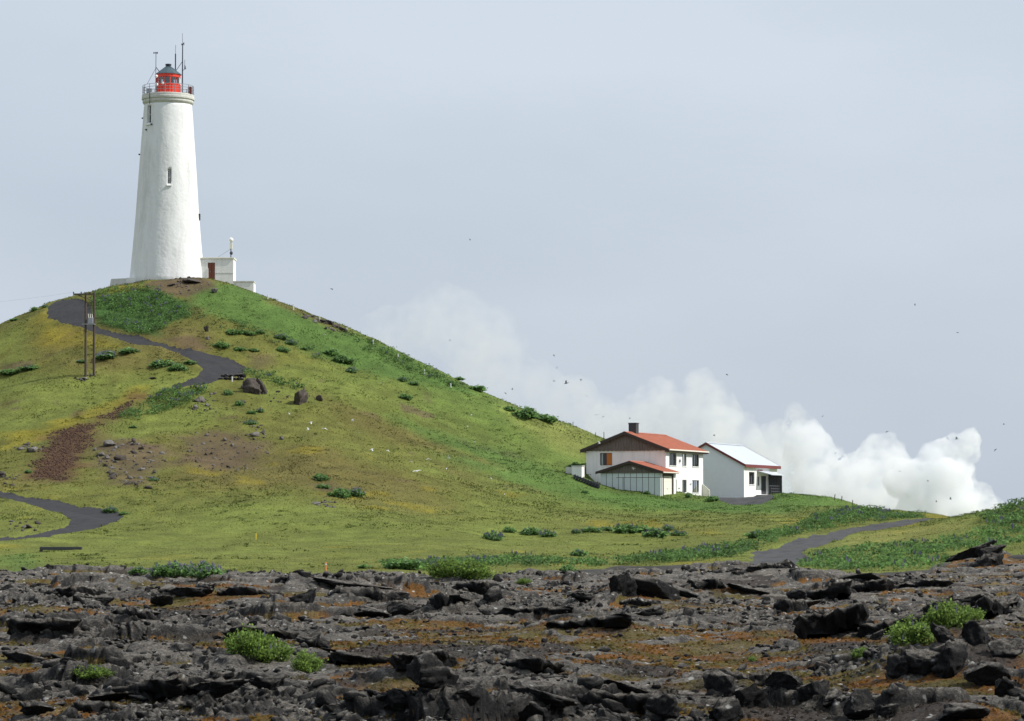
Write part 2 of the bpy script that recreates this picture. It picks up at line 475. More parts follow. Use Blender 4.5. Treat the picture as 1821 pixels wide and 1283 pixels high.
def lava_mat(name, use_attr):
    """basalt: dark rock, shade of the side faces painted in, grey lichen crust and dust on what faces up, pale flecks"""
    m, n, l, b, out = mat_new(name)
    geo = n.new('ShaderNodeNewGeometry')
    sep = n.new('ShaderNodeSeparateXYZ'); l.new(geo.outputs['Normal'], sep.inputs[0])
    def noise(sc, det=6, ro=0.7):
        z = n.new('ShaderNodeTexNoise'); z.inputs['Scale'].default_value = sc; z.inputs['Detail'].default_value = det
        z.inputs['Roughness'].default_value = ro
        l.new(geo.outputs['Position'], z.inputs['Vector'])
        return z
    n1, n2, n3 = noise(0.9), noise(6.0, 8, 0.75), noise(17.0, 8, 0.85)
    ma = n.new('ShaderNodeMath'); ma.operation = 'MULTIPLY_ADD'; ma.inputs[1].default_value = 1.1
    l.new(n1.outputs['Fac'], ma.inputs[0]); l.new(sep.outputs['Z'], ma.inputs[2])  # steep faces get a darker colour: painted shade, besides lichen on the tops
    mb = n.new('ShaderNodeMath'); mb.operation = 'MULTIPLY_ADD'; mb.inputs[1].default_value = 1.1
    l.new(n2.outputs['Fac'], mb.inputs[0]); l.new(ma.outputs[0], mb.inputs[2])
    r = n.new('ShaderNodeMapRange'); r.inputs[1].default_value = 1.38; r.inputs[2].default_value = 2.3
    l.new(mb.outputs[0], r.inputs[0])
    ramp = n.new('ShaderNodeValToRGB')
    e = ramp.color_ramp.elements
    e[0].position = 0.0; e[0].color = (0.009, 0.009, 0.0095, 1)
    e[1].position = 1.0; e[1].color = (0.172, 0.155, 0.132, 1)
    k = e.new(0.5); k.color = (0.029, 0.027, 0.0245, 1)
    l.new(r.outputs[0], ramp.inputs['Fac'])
    last = ramp.outputs['Color']
    sp = n.new('ShaderNodeMapRange'); sp.inputs[1].default_value = 0.40; sp.inputs[2].default_value = 0.60
    sp.inputs[3].default_value = 0.22; sp.inputs[4].default_value = 2.2
    l.new(n3.outputs['Fac'], sp.inputs[0])
    mul = n.new('ShaderNodeMix'); mul.data_type = 'RGBA'; mul.blend_type = 'MULTIPLY'; mul.inputs[0].default_value = 1
    l.new(last, mul.inputs[6]); l.new(sp.outputs[0], mul.inputs[7]); last = mul.outputs[2]
    if use_attr:
        at = n.new('ShaderNodeAttribute'); at.attribute_name = 'Col'
        mx = n.new('ShaderNodeMix'); mx.data_type = 'RGBA'
        mo = n.new('ShaderNodeMath'); mo.operation = 'MULTIPLY_ADD'; mo.inputs[1].default_value = 0.9
        l.new(n2.outputs['Fac'], mo.inputs[0]); l.new(at.outputs['Alpha'], mo.inputs[2])
        mr = n.new('ShaderNodeMapRange'); mr.inputs[1].default_value = 0.85; mr.inputs[2].default_value = 1.1
        l.new(mo.outputs[0], mr.inputs[0])
        l.new(mr.outputs[0], mx.inputs[0]); l.new(last, mx.inputs[6])
        m2 = n.new('ShaderNodeMix'); m2.data_type = 'RGBA'; m2.blend_type = 'MULTIPLY'; m2.inputs[0].default_value = 1
        l.new(at.outputs['Color'], m2.inputs[6]); l.new(sp.outputs[0], m2.inputs[7])
        l.new(m2.outputs[2], mx.inputs[7]); last = mx.outputs[2]
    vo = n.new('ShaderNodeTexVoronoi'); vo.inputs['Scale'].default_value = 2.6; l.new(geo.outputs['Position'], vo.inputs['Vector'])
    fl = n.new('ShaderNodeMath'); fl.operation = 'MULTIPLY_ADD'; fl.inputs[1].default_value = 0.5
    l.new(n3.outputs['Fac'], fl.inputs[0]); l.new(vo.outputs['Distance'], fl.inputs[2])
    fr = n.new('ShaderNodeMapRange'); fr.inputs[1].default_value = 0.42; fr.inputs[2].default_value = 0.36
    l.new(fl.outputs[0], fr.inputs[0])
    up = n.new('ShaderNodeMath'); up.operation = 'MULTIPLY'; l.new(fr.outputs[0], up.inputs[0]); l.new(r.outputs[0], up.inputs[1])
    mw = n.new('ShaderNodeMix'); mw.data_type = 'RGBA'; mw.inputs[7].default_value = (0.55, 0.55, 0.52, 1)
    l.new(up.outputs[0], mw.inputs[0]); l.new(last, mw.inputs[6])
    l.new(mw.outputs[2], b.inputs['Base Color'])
    b.inputs['Roughness'].default_value = 0.85; b.inputs['Specular IOR Level'].default_value = 0.25
    bp = n.new('ShaderNodeBump'); bp.inputs['Strength'].default_value = 1.0; bp.inputs['Distance'].default_value = 0.16
    hm = n.new('ShaderNodeMath'); hm.operation = 'MULTIPLY_ADD'; hm.inputs[1].default_value = 0.45
    l.new(n3.outputs['Fac'], hm.inputs[0]); l.new(n2.outputs['Fac'], hm.inputs[2])
    l.new(hm.outputs[0], bp.inputs['Height']); l.new(bp.outputs['Normal'], b.inputs['Normal'])
    return m
M = {}
M['ground'] = attr_mat('grassy_ground', 0.95, 0.24, (0.45, 3.2), 0.7)
M['blades'] = attr_mat('grass_blades', 0.85, 0.22, (0.45, 3.2), 0.0, trans=0.5, up=0.6)
M['leaves'] = attr_mat('lupin_leaves', 0.7, 0.15, (0.8, 6.0), 0.0, trans=0.42, spec=0.15, up=0.5)
M['gravel'] = plain('dark_gravel', (0.022, 0.022, 0.025), 0.9, var=0.35, scale=1.5, bump=0.6, bscale=9, stain=(0.042, 0.038, 0.034), stain_amt=0.6)
M['gravel_grey'] = plain('grey_gravel', (0.046, 0.046, 0.048), 0.9, var=0.35, scale=1.2, bump=0.6, bscale=9, stain=(0.10, 0.095, 0.085), stain_amt=0.5)
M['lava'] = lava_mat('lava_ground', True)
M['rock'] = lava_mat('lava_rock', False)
M['white_wall'] = plain('white_render', (0.80, 0.80, 0.78), 0.75, var=0.05, scale=2.5, bump=0.25, bscale=12, stain=(0.52, 0.52, 0.48), stain_amt=0.5, vstreak=True)
M['tower_wall'] = plain('limewashed_stone', (0.745, 0.75, 0.745), 0.85, var=0.09, scale=1.0, bump=0.36, bscale=2.6, stain=(0.47, 0.49, 0.47), stain_amt=0.75, vstreak=True)
M['concrete'] = plain('weathered_concrete', (0.58, 0.58, 0.54), 0.85, var=0.12, scale=3, bump=0.3, stain=(0.40, 0.39, 0.34), stain_amt=0.6)
M['lantern_red'] = plain('red_paint', (0.72, 0.055, 0.03), 0.45, var=0.1, scale=3)
M['roof_red'] = plain('red_roof_sheet', (0.42, 0.150, 0.095), 0.7, var=0.22, scale=2, stain=(0.30, 0.14, 0.10), stain_amt=0.6, spec=0.2)
M['roof_white'] = plain('white_roof_sheet', (0.54, 0.58, 0.62), 0.5, var=0.06, scale=1.5, stain=(0.52, 0.55, 0.58), stain_amt=0.4)
M['copper'] = plain('blue_grey_sheet', (0.055, 0.088, 0.105), 0.5, var=0.2, scale=4, stain=(0.09, 0.13, 0.135), stain_amt=0.4)
M['dark_metal'] = plain('dark_metal', (0.045, 0.05, 0.07), 0.5, metal=0.3, var=0.2)
M['steel'] = plain('galvanised_steel', (0.28, 0.30, 0.32), 0.5, metal=0.5, var=0.2)
M['wood_dark'] = plain('weathered_boards', (0.155, 0.132, 0.115), 0.85, var=0.4, scale=7, vstreak=True, bump=0.3)
M['pole_wood'] = plain('pole_wood', (0.070, 0.053, 0.041), 0.85, var=0.3, scale=6, vstreak=True)
M['door_brown'] = plain('brown_door_paint', (0.17, 0.052, 0.03), 0.6, var=0.15)
M['fascia'] = plain('dark_red_fascia', (0.16, 0.035, 0.032), 0.6, var=0.15)
M['fascia_dark'] = plain('dark_brown_fascia', (0.05, 0.036, 0.032), 0.7, var=0.2)
M['grey_wall'] = plain('pale_grey_panel', (0.60, 0.66, 0.66), 0.7, var=0.05, scale=2)
M['clad'] = plain('white_cladding', (0.74, 0.77, 0.80), 0.6, var=0.04, scale=2)
M['cream'] = plain('cream_paint', (0.74, 0.72, 0.62), 0.7, var=0.06)
M['frame'] = plain('dark_window_frame', (0.035, 0.03, 0.03), 0.6, var=0.1)
M['curtain'] = plain('curtain', (0.80, 0.84, 0.78), 0.9, var=0.15, scale=8)
M['curtain_orange'] = plain('orange_board', (0.46, 0.16, 0.035), 0.8, var=0.1)
M['dark_in'] = plain('dark_interior', (0.03, 0.03, 0.035), 0.9, var=0.1)
M['slate'] = plain('charcoal_panel', (0.045, 0.048, 0.055), 0.7, var=0.15)
M['white_paint'] = plain('white_post_paint', (0.78, 0.78, 0.74), 0.6, var=0.06)
M['yellow_paint'] = plain('yellow_post_paint', (0.72, 0.52, 0.03), 0.6, var=0.06)
M['orange_paint'] = plain('orange_post_paint', (0.80, 0.30, 0.10), 0.6, var=0.06)
M['tern'] = plain('tern_feathers', (0.70, 0.72, 0.74), 0.8, var=0.08)
M['bird_backlit'] = plain('backlit_bird_feathers', (0.055, 0.06, 0.068), 0.8, var=0.1)  # backlit look of the sky birds put into the feather colour
def glass_mat(name, tint, refl):
    m, n, l, b, out = mat_new(name)
    tr = n.new('ShaderNodeBsdfTransparent'); tr.inputs['Color'].default_value = (*tint, 1)
    gl = n.new('ShaderNodeBsdfGlossy'); gl.inputs['Roughness'].default_value = 0.03
    mx = n.new('ShaderNodeMixShader')
    fr = n.new('ShaderNodeFresnel'); fr.inputs['IOR'].default_value = 1.5
    ad = n.new('ShaderNodeMath'); ad.operation = 'ADD'; ad.inputs[1].default_value = refl; l.new(fr.outputs[0], ad.inputs[0])
    l.new(ad.outputs[0], mx.inputs[0]); l.new(tr.outputs[0], mx.inputs[1]); l.new(gl.outputs[0], mx.inputs[2])
    l.new(mx.outputs[0], out.inputs['Surface'])
    return m
M['glass'] = glass_mat('window_glass', (0.75, 0.8, 0.8), 0.02)
M['lantern_glass'] = glass_mat('lantern_glass', (0.8, 0.85, 0.88), 0.12)

# ================================================================== GROUND
def srgb(r, g, b):
    c = np.array([r, g, b]) / 255.0
    return np.where(c <= 0.04045, c / 12.92, ((c + 0.055) / 1.055) ** 2.4)
# albedos of the ground cover
OLIVE = np.array([0.118, 0.122, 0.027]); OLIVE_B = np.array([0.112, 0.098, 0.028]); LIME = np.array([0.124, 0.152, 0.032])
GREEN = np.array([0.074, 0.132, 0.029]); YELLOW = np.array([0.20, 0.165, 0.018]); DEEP = np.array([0.040, 0.085, 0.020])
SOIL = np.array([0.092, 0.064, 0.040]); REDSOIL = np.array([0.072, 0.034, 0.021]); ASH = np.array([0.05, 0.048, 0.045])
STRAW = np.array([0.20, 0.19, 0.055])
ZONES = [   # outline in photo pixels, colour, softness (m), strength
    ([(330, 520), (395, 503), (450, 520), (520, 545), (600, 584), (700, 624), (800, 676), (850, 697), (835, 702), (760, 692), (700, 678), (620, 655), (560, 634), (500, 604), (440, 583), (390, 570), (350, 548)], GREEN, 1.6, 0.95),
    ([(690, 740), (780, 768), (880, 796), (1000, 838), (1060, 866), (1180, 884), (1290, 892), (1300, 903), (1180, 908), (1060, 895), (950, 868), (850, 838), (750, 795)], GREEN, 3.0, 0.8),
    ([(1060, 868), (1180, 884), (1300, 892), (1470, 882), (1500, 900), (1400, 912), (1200, 903), (1070, 888)], GREEN, 2.0, 0.85),
    ([(900, 716), (1000, 752), (1075, 778), (1050, 815), (1000, 800), (930, 760)], STRAW, 3.0, 0.45),
    ([(170, 522), (260, 514), (330, 540), (352, 560), (292, 580), (286, 602), (240, 597), (172, 578), (164, 550)], DEEP, 1.0, 1.0),
    ([(84, 552), (60, 575), (80, 610), (150, 628), (235, 622), (200, 605), (150, 588), (100, 575)], YELLOW, 1.5, 0.55),
    ([(0, 772), (60, 765), (150, 735), (250, 692), (240, 712), (150, 755), (80, 785), (0, 805)], YELLOW, 1.5, 0.7),
    ([(175, 518), (250, 505), (255, 512), (180, 526)], YELLOW, 0.8, 0.5),
    ([(75, 782), (100, 765), (160, 752), (245, 704), (230, 728), (172, 765), (166, 792), (140, 822), (118, 856), (48, 850), (60, 820)], REDSOIL, 2.0, 0.9),
    ([(320, 778), (380, 766), (440, 771), (480, 790), (470, 820), (430, 836), (372, 840), (332, 812)], SOIL, 1.6, 0.8),
    ([(165, 792), (230, 782), (290, 802), (290, 830), (250, 866), (200, 860), (172, 822)], SOIL, 1.6, 0.75),
    ([(560, 700), (660, 738), (780, 788), (860, 820), (700, 792), (600, 752)], OLIVE_B, 2.5, 0.9),
    ([(255, 508), (340, 494), (385, 512), (330, 530), (300, 524)], SOIL, 0.8, 0.85),
    ([(290, 604), (350, 604), (372, 622), (330, 622)], SOIL, 0.8, 0.8),
    ([(440, 628), (480, 632), (490, 650), (450, 660), (440, 645)], SOIL, 1.0, 0.6),
    ([(455, 522), (520, 541), (560, 562), (625, 590), (600, 592), (540, 566), (480, 538)], OLIVE_B, 1.2, 0.8),
    ([(555, 862), (590, 858), (612, 876), (580, 884)], SOIL, 1.0, 0.7),
    ([(0, 990), (60, 985), (90, 1010), (60, 1024), (0, 1026)], GREEN, 1.5, 0.7),
    ([(390, 1000), (500, 1008), (640, 1012), (690, 1000), (560, 985)], OLIVE, 3, 0.4),
    ([(1440, 985), (1550, 958), (1700, 928), (1821, 905), (1821, 975), (1700, 990), (1650, 1012), (1500, 1018), (1410, 1004)], LIME, 2.0, 0.6),
    ([(1500, 958), (1600, 945), (1720, 925), (1740, 935), (1640, 955), (1540, 975)], STRAW, 2.0, 0.5),
]
ZONES = [(world_poly(p), c, s, a) for p, c, s, a in ZONES]
PATH_UP = world_poly([(84, 549), (96, 538), (109, 533), (145, 532), (158, 540), (165, 565), (170, 580), (198, 590), (247, 599), (297, 614), (346, 623), (395, 633), (425, 645), (438, 655),
                      (428, 664), (392, 674), (356, 684), (318, 690), (303, 690), (330, 679), (356, 669), (362, 658), (346, 645), (313, 626), (280, 616), (231, 610), (198, 602), (148, 584), (115, 576), (88, 566)], 2.0)
PATH_LOW = world_poly([(-120, 862), (-60, 868), (0, 874), (30, 879), (62, 886), (130, 898), (180, 905), (208, 912), (218, 919), (205, 928), (150, 942), (100, 950), (50, 957), (-60, 968), (-60, 962), (45, 953), (95, 945),
                       (120, 934), (127, 926), (112, 914), (62, 899), (0, 885), (-60, 876), (-120, 870)])
DRIVE = world_poly([(1266, 878), (1322, 880), (1372, 880), (1376, 888), (1352, 897), (1300, 896), (1272, 888)])
_rc = np.array([(-140, 166), (-60, 164), (-20, 162), (0, 160), (9, 161), (14, 167), (16.5, 180)], float)
_rr = G([1385, 1450, 1520, 1583], [979, 962, 946, 934])[:, :2]
ROAD_LINE = np.vstack([_rc, _rr, _rr[-1] + (_rr[-1] - _rr[-2]) / np.linalg.norm(_rr[-1] - _rr[-2]) * 25, [[75, 330]]])
def line_d(x, y, pl):
    d = np.full(x.shape, 1e9)
    for a, b in zip(pl[:-1], pl[1:]):
        e = b - a
        t = np.clip(((x - a[0]) * e[0] + (y - a[1]) * e[1]) / (e @ e), 0, 1)
        d = np.minimum(d, np.hypot(x - a[0] - t * e[0], y - a[1] - t * e[1]))
    return d
# where lava gives way to grass, as distance by photo column
_LE = np.array([(-400, 1016), (0, 1022), (150, 1017), (250, 1019), (400, 1021), (560, 1022), (700, 1019), (760, 1028), (870, 1026), (920, 1019), (1060, 1014), (1100, 1006), (1250, 1004), (1390, 1010), (1450, 1020), (1560, 1020),
                (1650, 1014), (1700, 994), (1760, 988), (1821, 987), (2200, 990)], float)
_lg = G(_LE[:, 0], _LE[:, 1])
def lava_edge(x, y):
    ang = x / np.maximum(y, 1)
    return np.interp(ang, _lg[:, 0] / _lg[:, 1], _lg[:, 1])

def cover(x, y, z):
    """colour of the ground and how thick the grass stands on it"""
    n1 = fbm(x / 22, y / 30, 21, 4); n2 = fbm(x / 6, y / 9, 31, 4); n3 = fbm(x / 1.6, y / 2.4, 41, 3)
    col = OLIVE + (OLIVE_B - OLIVE) * sstep(-0.05, 0.45, n1 + 0.5 * n2)[:, None]
    col = col + (LIME - col) * (0.75 * sstep(0.0, 0.5, -n1 + 0.5 * n2))[:, None]
    flat = 1 - sstep(1.0, 7.0, z)                     # the meadow at the foot of the hill is greener
    col = col + (LIME - col) * (0.6 * flat)[:, None]
    right = sstep(-12, 18, x + 0.4 * (y - 280)) * sstep(1.5, 5, z)
    col = col + (GREEN * 1.2 - col) * (0.55 * right)[:, None]
    col = col + (YELLOW - col) * (0.55 * sstep(0.28, 0.55, fbm(x / 4, y / 6, 51, 3)) * sstep(-0.1, 0.3, n1 + n3 * 0.3))[:, None]
    col = col + (SOIL - col) * (0.7 * sstep(0.42, 0.6, fbm(x / 5, y / 7, 61, 4)) * sstep(4, 9, z) * (1 - sstep(-5, 20, x)))[:, None]
    dens = np.ones(len(x))
    wob = 1.0 * n2 + 0.6 * n3
    for poly, c, soft, amt in ZONES:
        sd = poly_sd(x, y, poly) + wob * min(soft, 2.0)
        w = amt * sstep(-soft, soft, sd)
        col = col + (c - col) * w[:, None]
        if c is SOIL or c is REDSOIL:
            dens *= 1 - np.clip(w * 1.15, 0, 1)
    col = col * (1 + 0.22 * n3 + 0.16 * n2)[:, None]
    return np.clip(col, 0.005, 0.5), dens

def axis(core0, core1, step, lo, hi, grow=1.18):
    a = list(np.arange(core0, core1 + 1e-6, step))
    s = step
    while a[-1] < hi:
        s *= grow; a.append(a[-1] + s)
    s = step
    while a[0] > lo:
        s *= grow; a.insert(0, a[0] - s)
    return np.array(a)
gx = axis(-72, 70, 0.32, -2600, 2600)
gy = axis(146, 368, 0.45, -320, 3600)
X, Y = np.meshgrid(gx, gy)
sh = X.shape
xf, yf = X.ravel(), Y.ravel()
zf = ground_z(xf, yf)
roadd = line_d(xf, yf, ROAD_LINE)
sd_up, sd_low, sd_dr = poly_sd(xf, yf, PATH_UP), poly_sd(xf, yf, PATH_LOW), poly_sd(xf, yf, DRIVE)
ew = 0.35 * fbm(xf / 1.3, yf / 1.3, 71, 3)
# gravel lies a little lower than the turf beside it
low = np.maximum.reduce([sstep(-0.5, 0.2, sd_up), sstep(-0.5, 0.2, sd_low), sstep(-0.5, 0.2, sd_dr), sstep(2.1, 1.5, roadd)])
zf = zf - 0.10 * low
ledge = lava_edge(xf, yf)
in_lava = sstep(1.5, -1.5, yf - ledge) * sstep(-150, -120, yf + 0 * xf)
lava_near = (in_lava > 0.5)
zf = np.where((yf < ledge - 3), zf - 1.1 * sstep(ledge - 3, ledge - 7, yf), zf)
col, dens = cover(xf, yf, zf)
col = np.where(lava_near[:, None], ASH * (1 + 0.4 * fbm(xf / 2, yf / 2, 81, 3))[:, None], col)
dens = dens * (~lava_near) * (1 - sstep(0.55, 1.0, low))
Vt = np.c_[xf, yf, zf]
ny, nx = sh
ii = (np.arange(ny - 1)[:, None] * nx + np.arange(nx - 1)[None]).ravel()
Ft = np.c_[ii, ii + 1, ii + nx + 1, ii + nx]
def fmean(a):
    return a[Ft].mean(1)
cls = np.zeros(len(Ft), int)
cls[fmean(sd_up + ew) > 0] = 1
cls[fmean(sd_low + ew) > 0] = 2
cls[(fmean(roadd + ew) < 1.75) & (cls == 0)] = 3
cls[(fmean(sd_dr + ew) > 0) & (cls == 0)] = 4
# let the gravel's edge run through the vertices instead of stepping along the grid
for phi, ks in ((sd_up + ew, (1,)), (sd_low + ew, (2,)), (1.75 - roadd - ew, (3,)), (sd_dr + ew, (4,))):
    ph = phi.reshape(sh)
    gyp, gxp = np.gradient(np.clip(ph, -5, 5), gy, gx)
    g2 = np.maximum(gxp ** 2 + gyp ** 2, 0.3)
    mine = np.isin(cls, ks)
    onb = np.zeros(len(Vt), bool); onb[np.unique(Ft[mine])] = True
    oth = np.zeros(len(Vt), bool); oth[np.unique(Ft[~mine])] = True
    b_ = onb & oth
    Vt[b_, 0] += np.clip(-ph * gxp / g2, -0.24, 0.24).ravel()[b_]
    Vt[b_, 1] += np.clip(-ph * gyp / g2, -0.36, 0.36).ravel()[b_]
_fd = fmean(dens); _fy = fmean(yf); _fx = fmean(xf); _fz = fmean(zf)
for k, (nm, mat) in enumerate([('ground', 'ground'), ('gravel_path', 'gravel'), ('gravel_path', 'gravel'), ('gravel_road', 'gravel_grey'), ('gravel_driveway', 'gravel_grey')]):
    fs = Ft[cls == k]
    used, inv = np.unique(fs, return_inverse=True)
    me = np_mesh(nm, Vt[used], inv.reshape(fs.shape), col[used] if k == 0 else None, smooth=True)
    o = link(nm, me, M[mat])
    tag(o, kind='structure', label=['green and olive hillside and meadow beyond the lava', 'dark gravel path bending up the hill to the lighthouse',
        'dark gravel path bend at the foot of the hill, left edge', 'dark gravel road climbing past the grassy bank on the right', 'grey gravel patch in front of the white shed'][k])

def gz(x, y):
    """height of the built ground sheet"""
    i = np.clip(np.searchsorted(gx, x) - 1, 0, nx - 2); j = np.clip(np.searchsorted(gy, y) - 1, 0, ny - 2)
    tx = (x - gx[i]) / (gx[i + 1] - gx[i]); ty = (y - gy[j]) / (gy[j + 1] - gy[j])
    Z = zf.reshape(sh)
    return (Z[j, i] * (1 - tx) + Z[j, i + 1] * tx) * (1 - ty) + (Z[j + 1, i] * (1 - tx) + Z[j + 1, i + 1] * tx) * ty
def GG(u, v):
    p = G([u], [v])[0]
    return np.array([p[0], p[1], float(gz(np.array([p[0]]), np.array([p[1]]))[0])])

# ================================================================== LAVA FIELD
# swells and mounds of the lava: photo pixel of the foot, half width (m), rise (m)
def lp(u, v, z=0.0):
    d = (EYE[2] - z) * F_PX / (v - HORIZON)
    return P(u, v, d)
MOUNDS = [((1190, 1062), 3.6, 2.2, 0.75), ((1110, 1075), 2.2, 2.0, 0.4), ((1330, 1035), 5.0, 4.0, 0.6), ((1740, 1015), 4.5, 5.0, 0.9), ((1720, 1200), 1.8, 3.2, 0.7), ((1650, 1190), 1.0, 2.0, 0.35),
          ((640, 1060), 3.6, 4.0, 0.55), ((300, 1060), 6.0, 6.0, 0.45), ((450, 1125), 2.2, 3.2, 0.35), ((1060, 1120), 1.8, 4.0, 0.35), ((1530, 1120), 3.2, 6.0, 0.45), ((780, 1262), 1.3, 2.4, 0.26),
          ((310, 1235), 1.5, 3.0, 0.25), ((900, 1190), 2.6, 4.0, 0.3), ((1280, 1230), 1.2, 2.0, 0.3), ((1600, 1060), 3.0, 6.0, 0.35), ((1780, 1085), 2.2, 4.0, 0.5), ((80, 1100), 3.0, 5.0, 0.3), ((1120, 1250), 1.0, 2.0, 0.3),
          ((1700, 1275), 0.9, 1.5, 0.4)]
MOUNDS = [(lp(*p), a, b, h) for p, a, b, h in MOUNDS]
DIPS = [((1400, 1170), 4.5, 9.0, 0.22), ((1150, 1150), 5.0, 8.0, 0.2), ((800, 1120), 4.0, 5.0, 0.15), ((1500, 1200), 2.5, 5.0, 0.2), ((230, 1075), 2.6, 3.5, 0.3), ((1350, 1110), 3.0, 6.0, 0.25)]
DIPS = [(lp(*p), a, b, h) for p, a, b, h in DIPS]
def ridged(x, y, s, o=3):
    t, a_, n_ = 0.0, 1.0, 0.0
    for i in range(o):
        t = t + a_ * (1 - np.abs(2 * vnoise(x, y, s + 13 * i) - 1) * 2); n_ += a_
        a_ *= 0.55; x, y = x * 2.1 + 1.3, y * 2.1 + 4.7
    return t / n_
def terrace(h, step, sharp):
    t = h / step; f = np.floor(t); q = t - f
    return step * (f + 0.22 * q + 0.78 * sstep(1 - sharp, 1.0, q))
def lava_h(x, y):
    """height of the lava above the lie of the land; how far hollows are filled with moss and ash; clinkery places"""
    wx = x + 0.8 * fbm(x / 2.4, y / 2.4, 101, 4) + 0.16 * fbm(x / 0.4, y / 0.5, 102, 3)
    wy = y + 0.8 * fbm(x / 2.4, y / 2.4, 103, 4) + 0.16 * fbm(x / 0.4, y / 0.5, 104, 3)
    f1, f2, r, ox, oy = voronoi(wx / 4.2, wy / 5.0, 111)
    plate = 0.16 * (r[0] - 0.5) + 0.16 * ox * (r[1] - 0.5) * 4.2 + 0.20 * oy * (r[2] - 0.8) * 5.0      # broken crust, near edges up
    crack = np.exp(-((f2 - f1) / 0.035) ** 2)
    hump = 0.26 * fbm(x / 9, y / 11, 151, 3)
    for p, a_, b_, h_ in MOUNDS:
        hump = hump + h_ * np.exp(-((x - p[0]) / a_) ** 2 - ((y - p[1]) / b_) ** 2)
    dipw = 0.0
    for p, a_, b_, h_ in DIPS:
        g_ = np.exp(-((x - p[0]) / a_) ** 2 - ((y - p[1]) / b_) ** 2)
        hump = hump - h_ * g_; dipw = dipw + g_
    rub = sstep(0.0, 0.38, fbm(x / 5.5, y / 7, 141, 3))
    h0 = hump + plate + 0.30 * fbm(wx / 1.9, wy / 2.6, 145, 4)
    h1 = terrace(h0 + 0.05 * fbm(x / 0.6, y / 0.8, 147, 2), 0.19, 0.30)
    f1b, f2b, rb, oxb, oyb = voronoi(wx / 0.62 + 7, wy / 0.85, 121)
    blocks = 0.10 * (rb[0] - 0.5) + 0.20 * oxb * (rb[1] - 0.5) + 0.22 * oyb * (rb[2] - 0.62) - 0.07 * np.exp(-((f2b - f1b) / 0.08) ** 2)
    rag = 0.085 * ridged(x / 0.5, y / 0.6, 155, 3) + 0.055 * ridged(x / 0.17, y / 0.21, 165, 2)
    h = h1 - 0.14 * crack + blocks * (0.16 + 1.05 * rub) + rag * (0.28 + 1.3 * rub) + 0.02 * fbm(x / 0.1, y / 0.12, 161, 2)
    level = hump - 0.04 + 0.16 * fbm(x / 4.5, y / 6.5, 171, 3) + 0.13 * np.minimum(dipw, 1) + 0.03 * fbm(x / 0.7, y / 1.0, 175, 2)
    fill = sstep(-0.035, 0.03, level - h)
    h = np.where(level > h, level + 0.25 * (h - level) * (h - level > -0.2) + 0.02 * ridged(x / 0.3, y / 0.4, 177, 2) * fill, h)
    mz = fbm(x / 2.6, y / 4.0, 173, 4)
    return h, fill, mz, rub
NA, ND = 800, 660
an = np.linspace(-0.245, 0.245, NA)
dd = 33.0 * np.exp(np.linspace(0, math.log(172 / 33.0), ND))
A, D = np.meshgrid(an, dd)
lx, ly = (A * D).ravel(), D.ravel()
lx = lx + 0.3 * (fbm(lx / 3, ly / 3, 77, 2)) * 0
bz = ground_z(lx, ly, False)
lh, lmoss, lmz, lrub = lava_h(lx, ly)
le = lava_edge(lx, ly) + 1.2 * fbm(lx / 2, ly / 3, 191, 3)
edge = sstep(le + 2.0, le - 2.5, ly)
lh = lh.reshape(ND, NA)
for _ in range(1):                                  # weathering: no face steeper than crumbling rock allows
    lh[1:-1] = 0.25 * lh[:-2] + 0.5 * lh[1:-1] + 0.25 * lh[2:]
dstep = (dd[1:] - dd[:-1])[:, None]
for j_ in range(1, ND):                             # broken faces slump: a riser never stands steeper than about 55 degrees in the crust itself
    lh[j_] = np.minimum(lh[j_], lh[j_ - 1] + 1.4 * dstep[j_ - 1])
lh = lh.ravel()
lz = bz + (lh - 0.05) * edge - 1.3 * (1 - edge)
o_ = 0.5 + 0.5 * fbm(lx / 1.1, ly / 1.6, 201, 3)
MO_A, MO_B, MO_C = np.array([0.125, 0.055, 0.010]), np.array([0.078, 0.062, 0.015]), np.array([0.105, 0.084, 0.036])
mcol = MO_A + (MO_B - MO_A) * sstep(0.3, 0.7, o_)[:, None]
mcol = mcol + (MO_C - mcol) * (0.8 * sstep(0.1, 0.5, fbm(lx / 1.7, ly / 2.5, 211, 3)))[:, None]
mcol = mcol * (1 + 0.4 * fbm(lx / 0.35, ly / 0.5, 221, 2))[:, None]
ashy = sstep(0.0, 0.25, -lmz - 0.05)                  # hollows floored with cinders instead of moss
mcol = mcol + (np.array([0.036, 0.032, 0.029]) - mcol) * (0.92 * ashy)[:, None]
lcol = np.c_[mcol, lmoss]
li = (np.arange(ND - 1)[:, None] * NA + np.arange(NA - 1)[None]).ravel()
LF = np.c_[li, li + 1, li + NA + 1, li + NA]
keep = edge[LF].max(1) > 0.02
used, inv = np.unique(LF[keep], return_inverse=True)
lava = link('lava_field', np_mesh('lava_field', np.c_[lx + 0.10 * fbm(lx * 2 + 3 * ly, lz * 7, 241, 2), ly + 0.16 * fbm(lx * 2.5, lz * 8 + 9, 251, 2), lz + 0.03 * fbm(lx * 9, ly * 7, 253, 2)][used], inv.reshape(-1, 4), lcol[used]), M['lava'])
tag(lava, 'rough dark lava field with orange moss patches in the foreground', kind='structure')
LZ = lz.reshape(ND, NA)
MOSSG = lmoss.reshape(ND, NA); EDGEG = edge.reshape(ND, NA)
def lava_s(g, x, y):
    a = x / y
    i = np.clip((a - an[0]) / (an[1] - an[0]), 0, NA - 2).astype(int)
    j = np.clip(np.log(np.maximum(y, 33.01) / 33.0) / math.log(172 / 33.0) * (ND - 1), 0, ND - 2).astype(int)
    return g[j, i]
def lava_z(x, y):
    return lava_s(LZ, np.asarray(x, float), np.asarray(y, float))
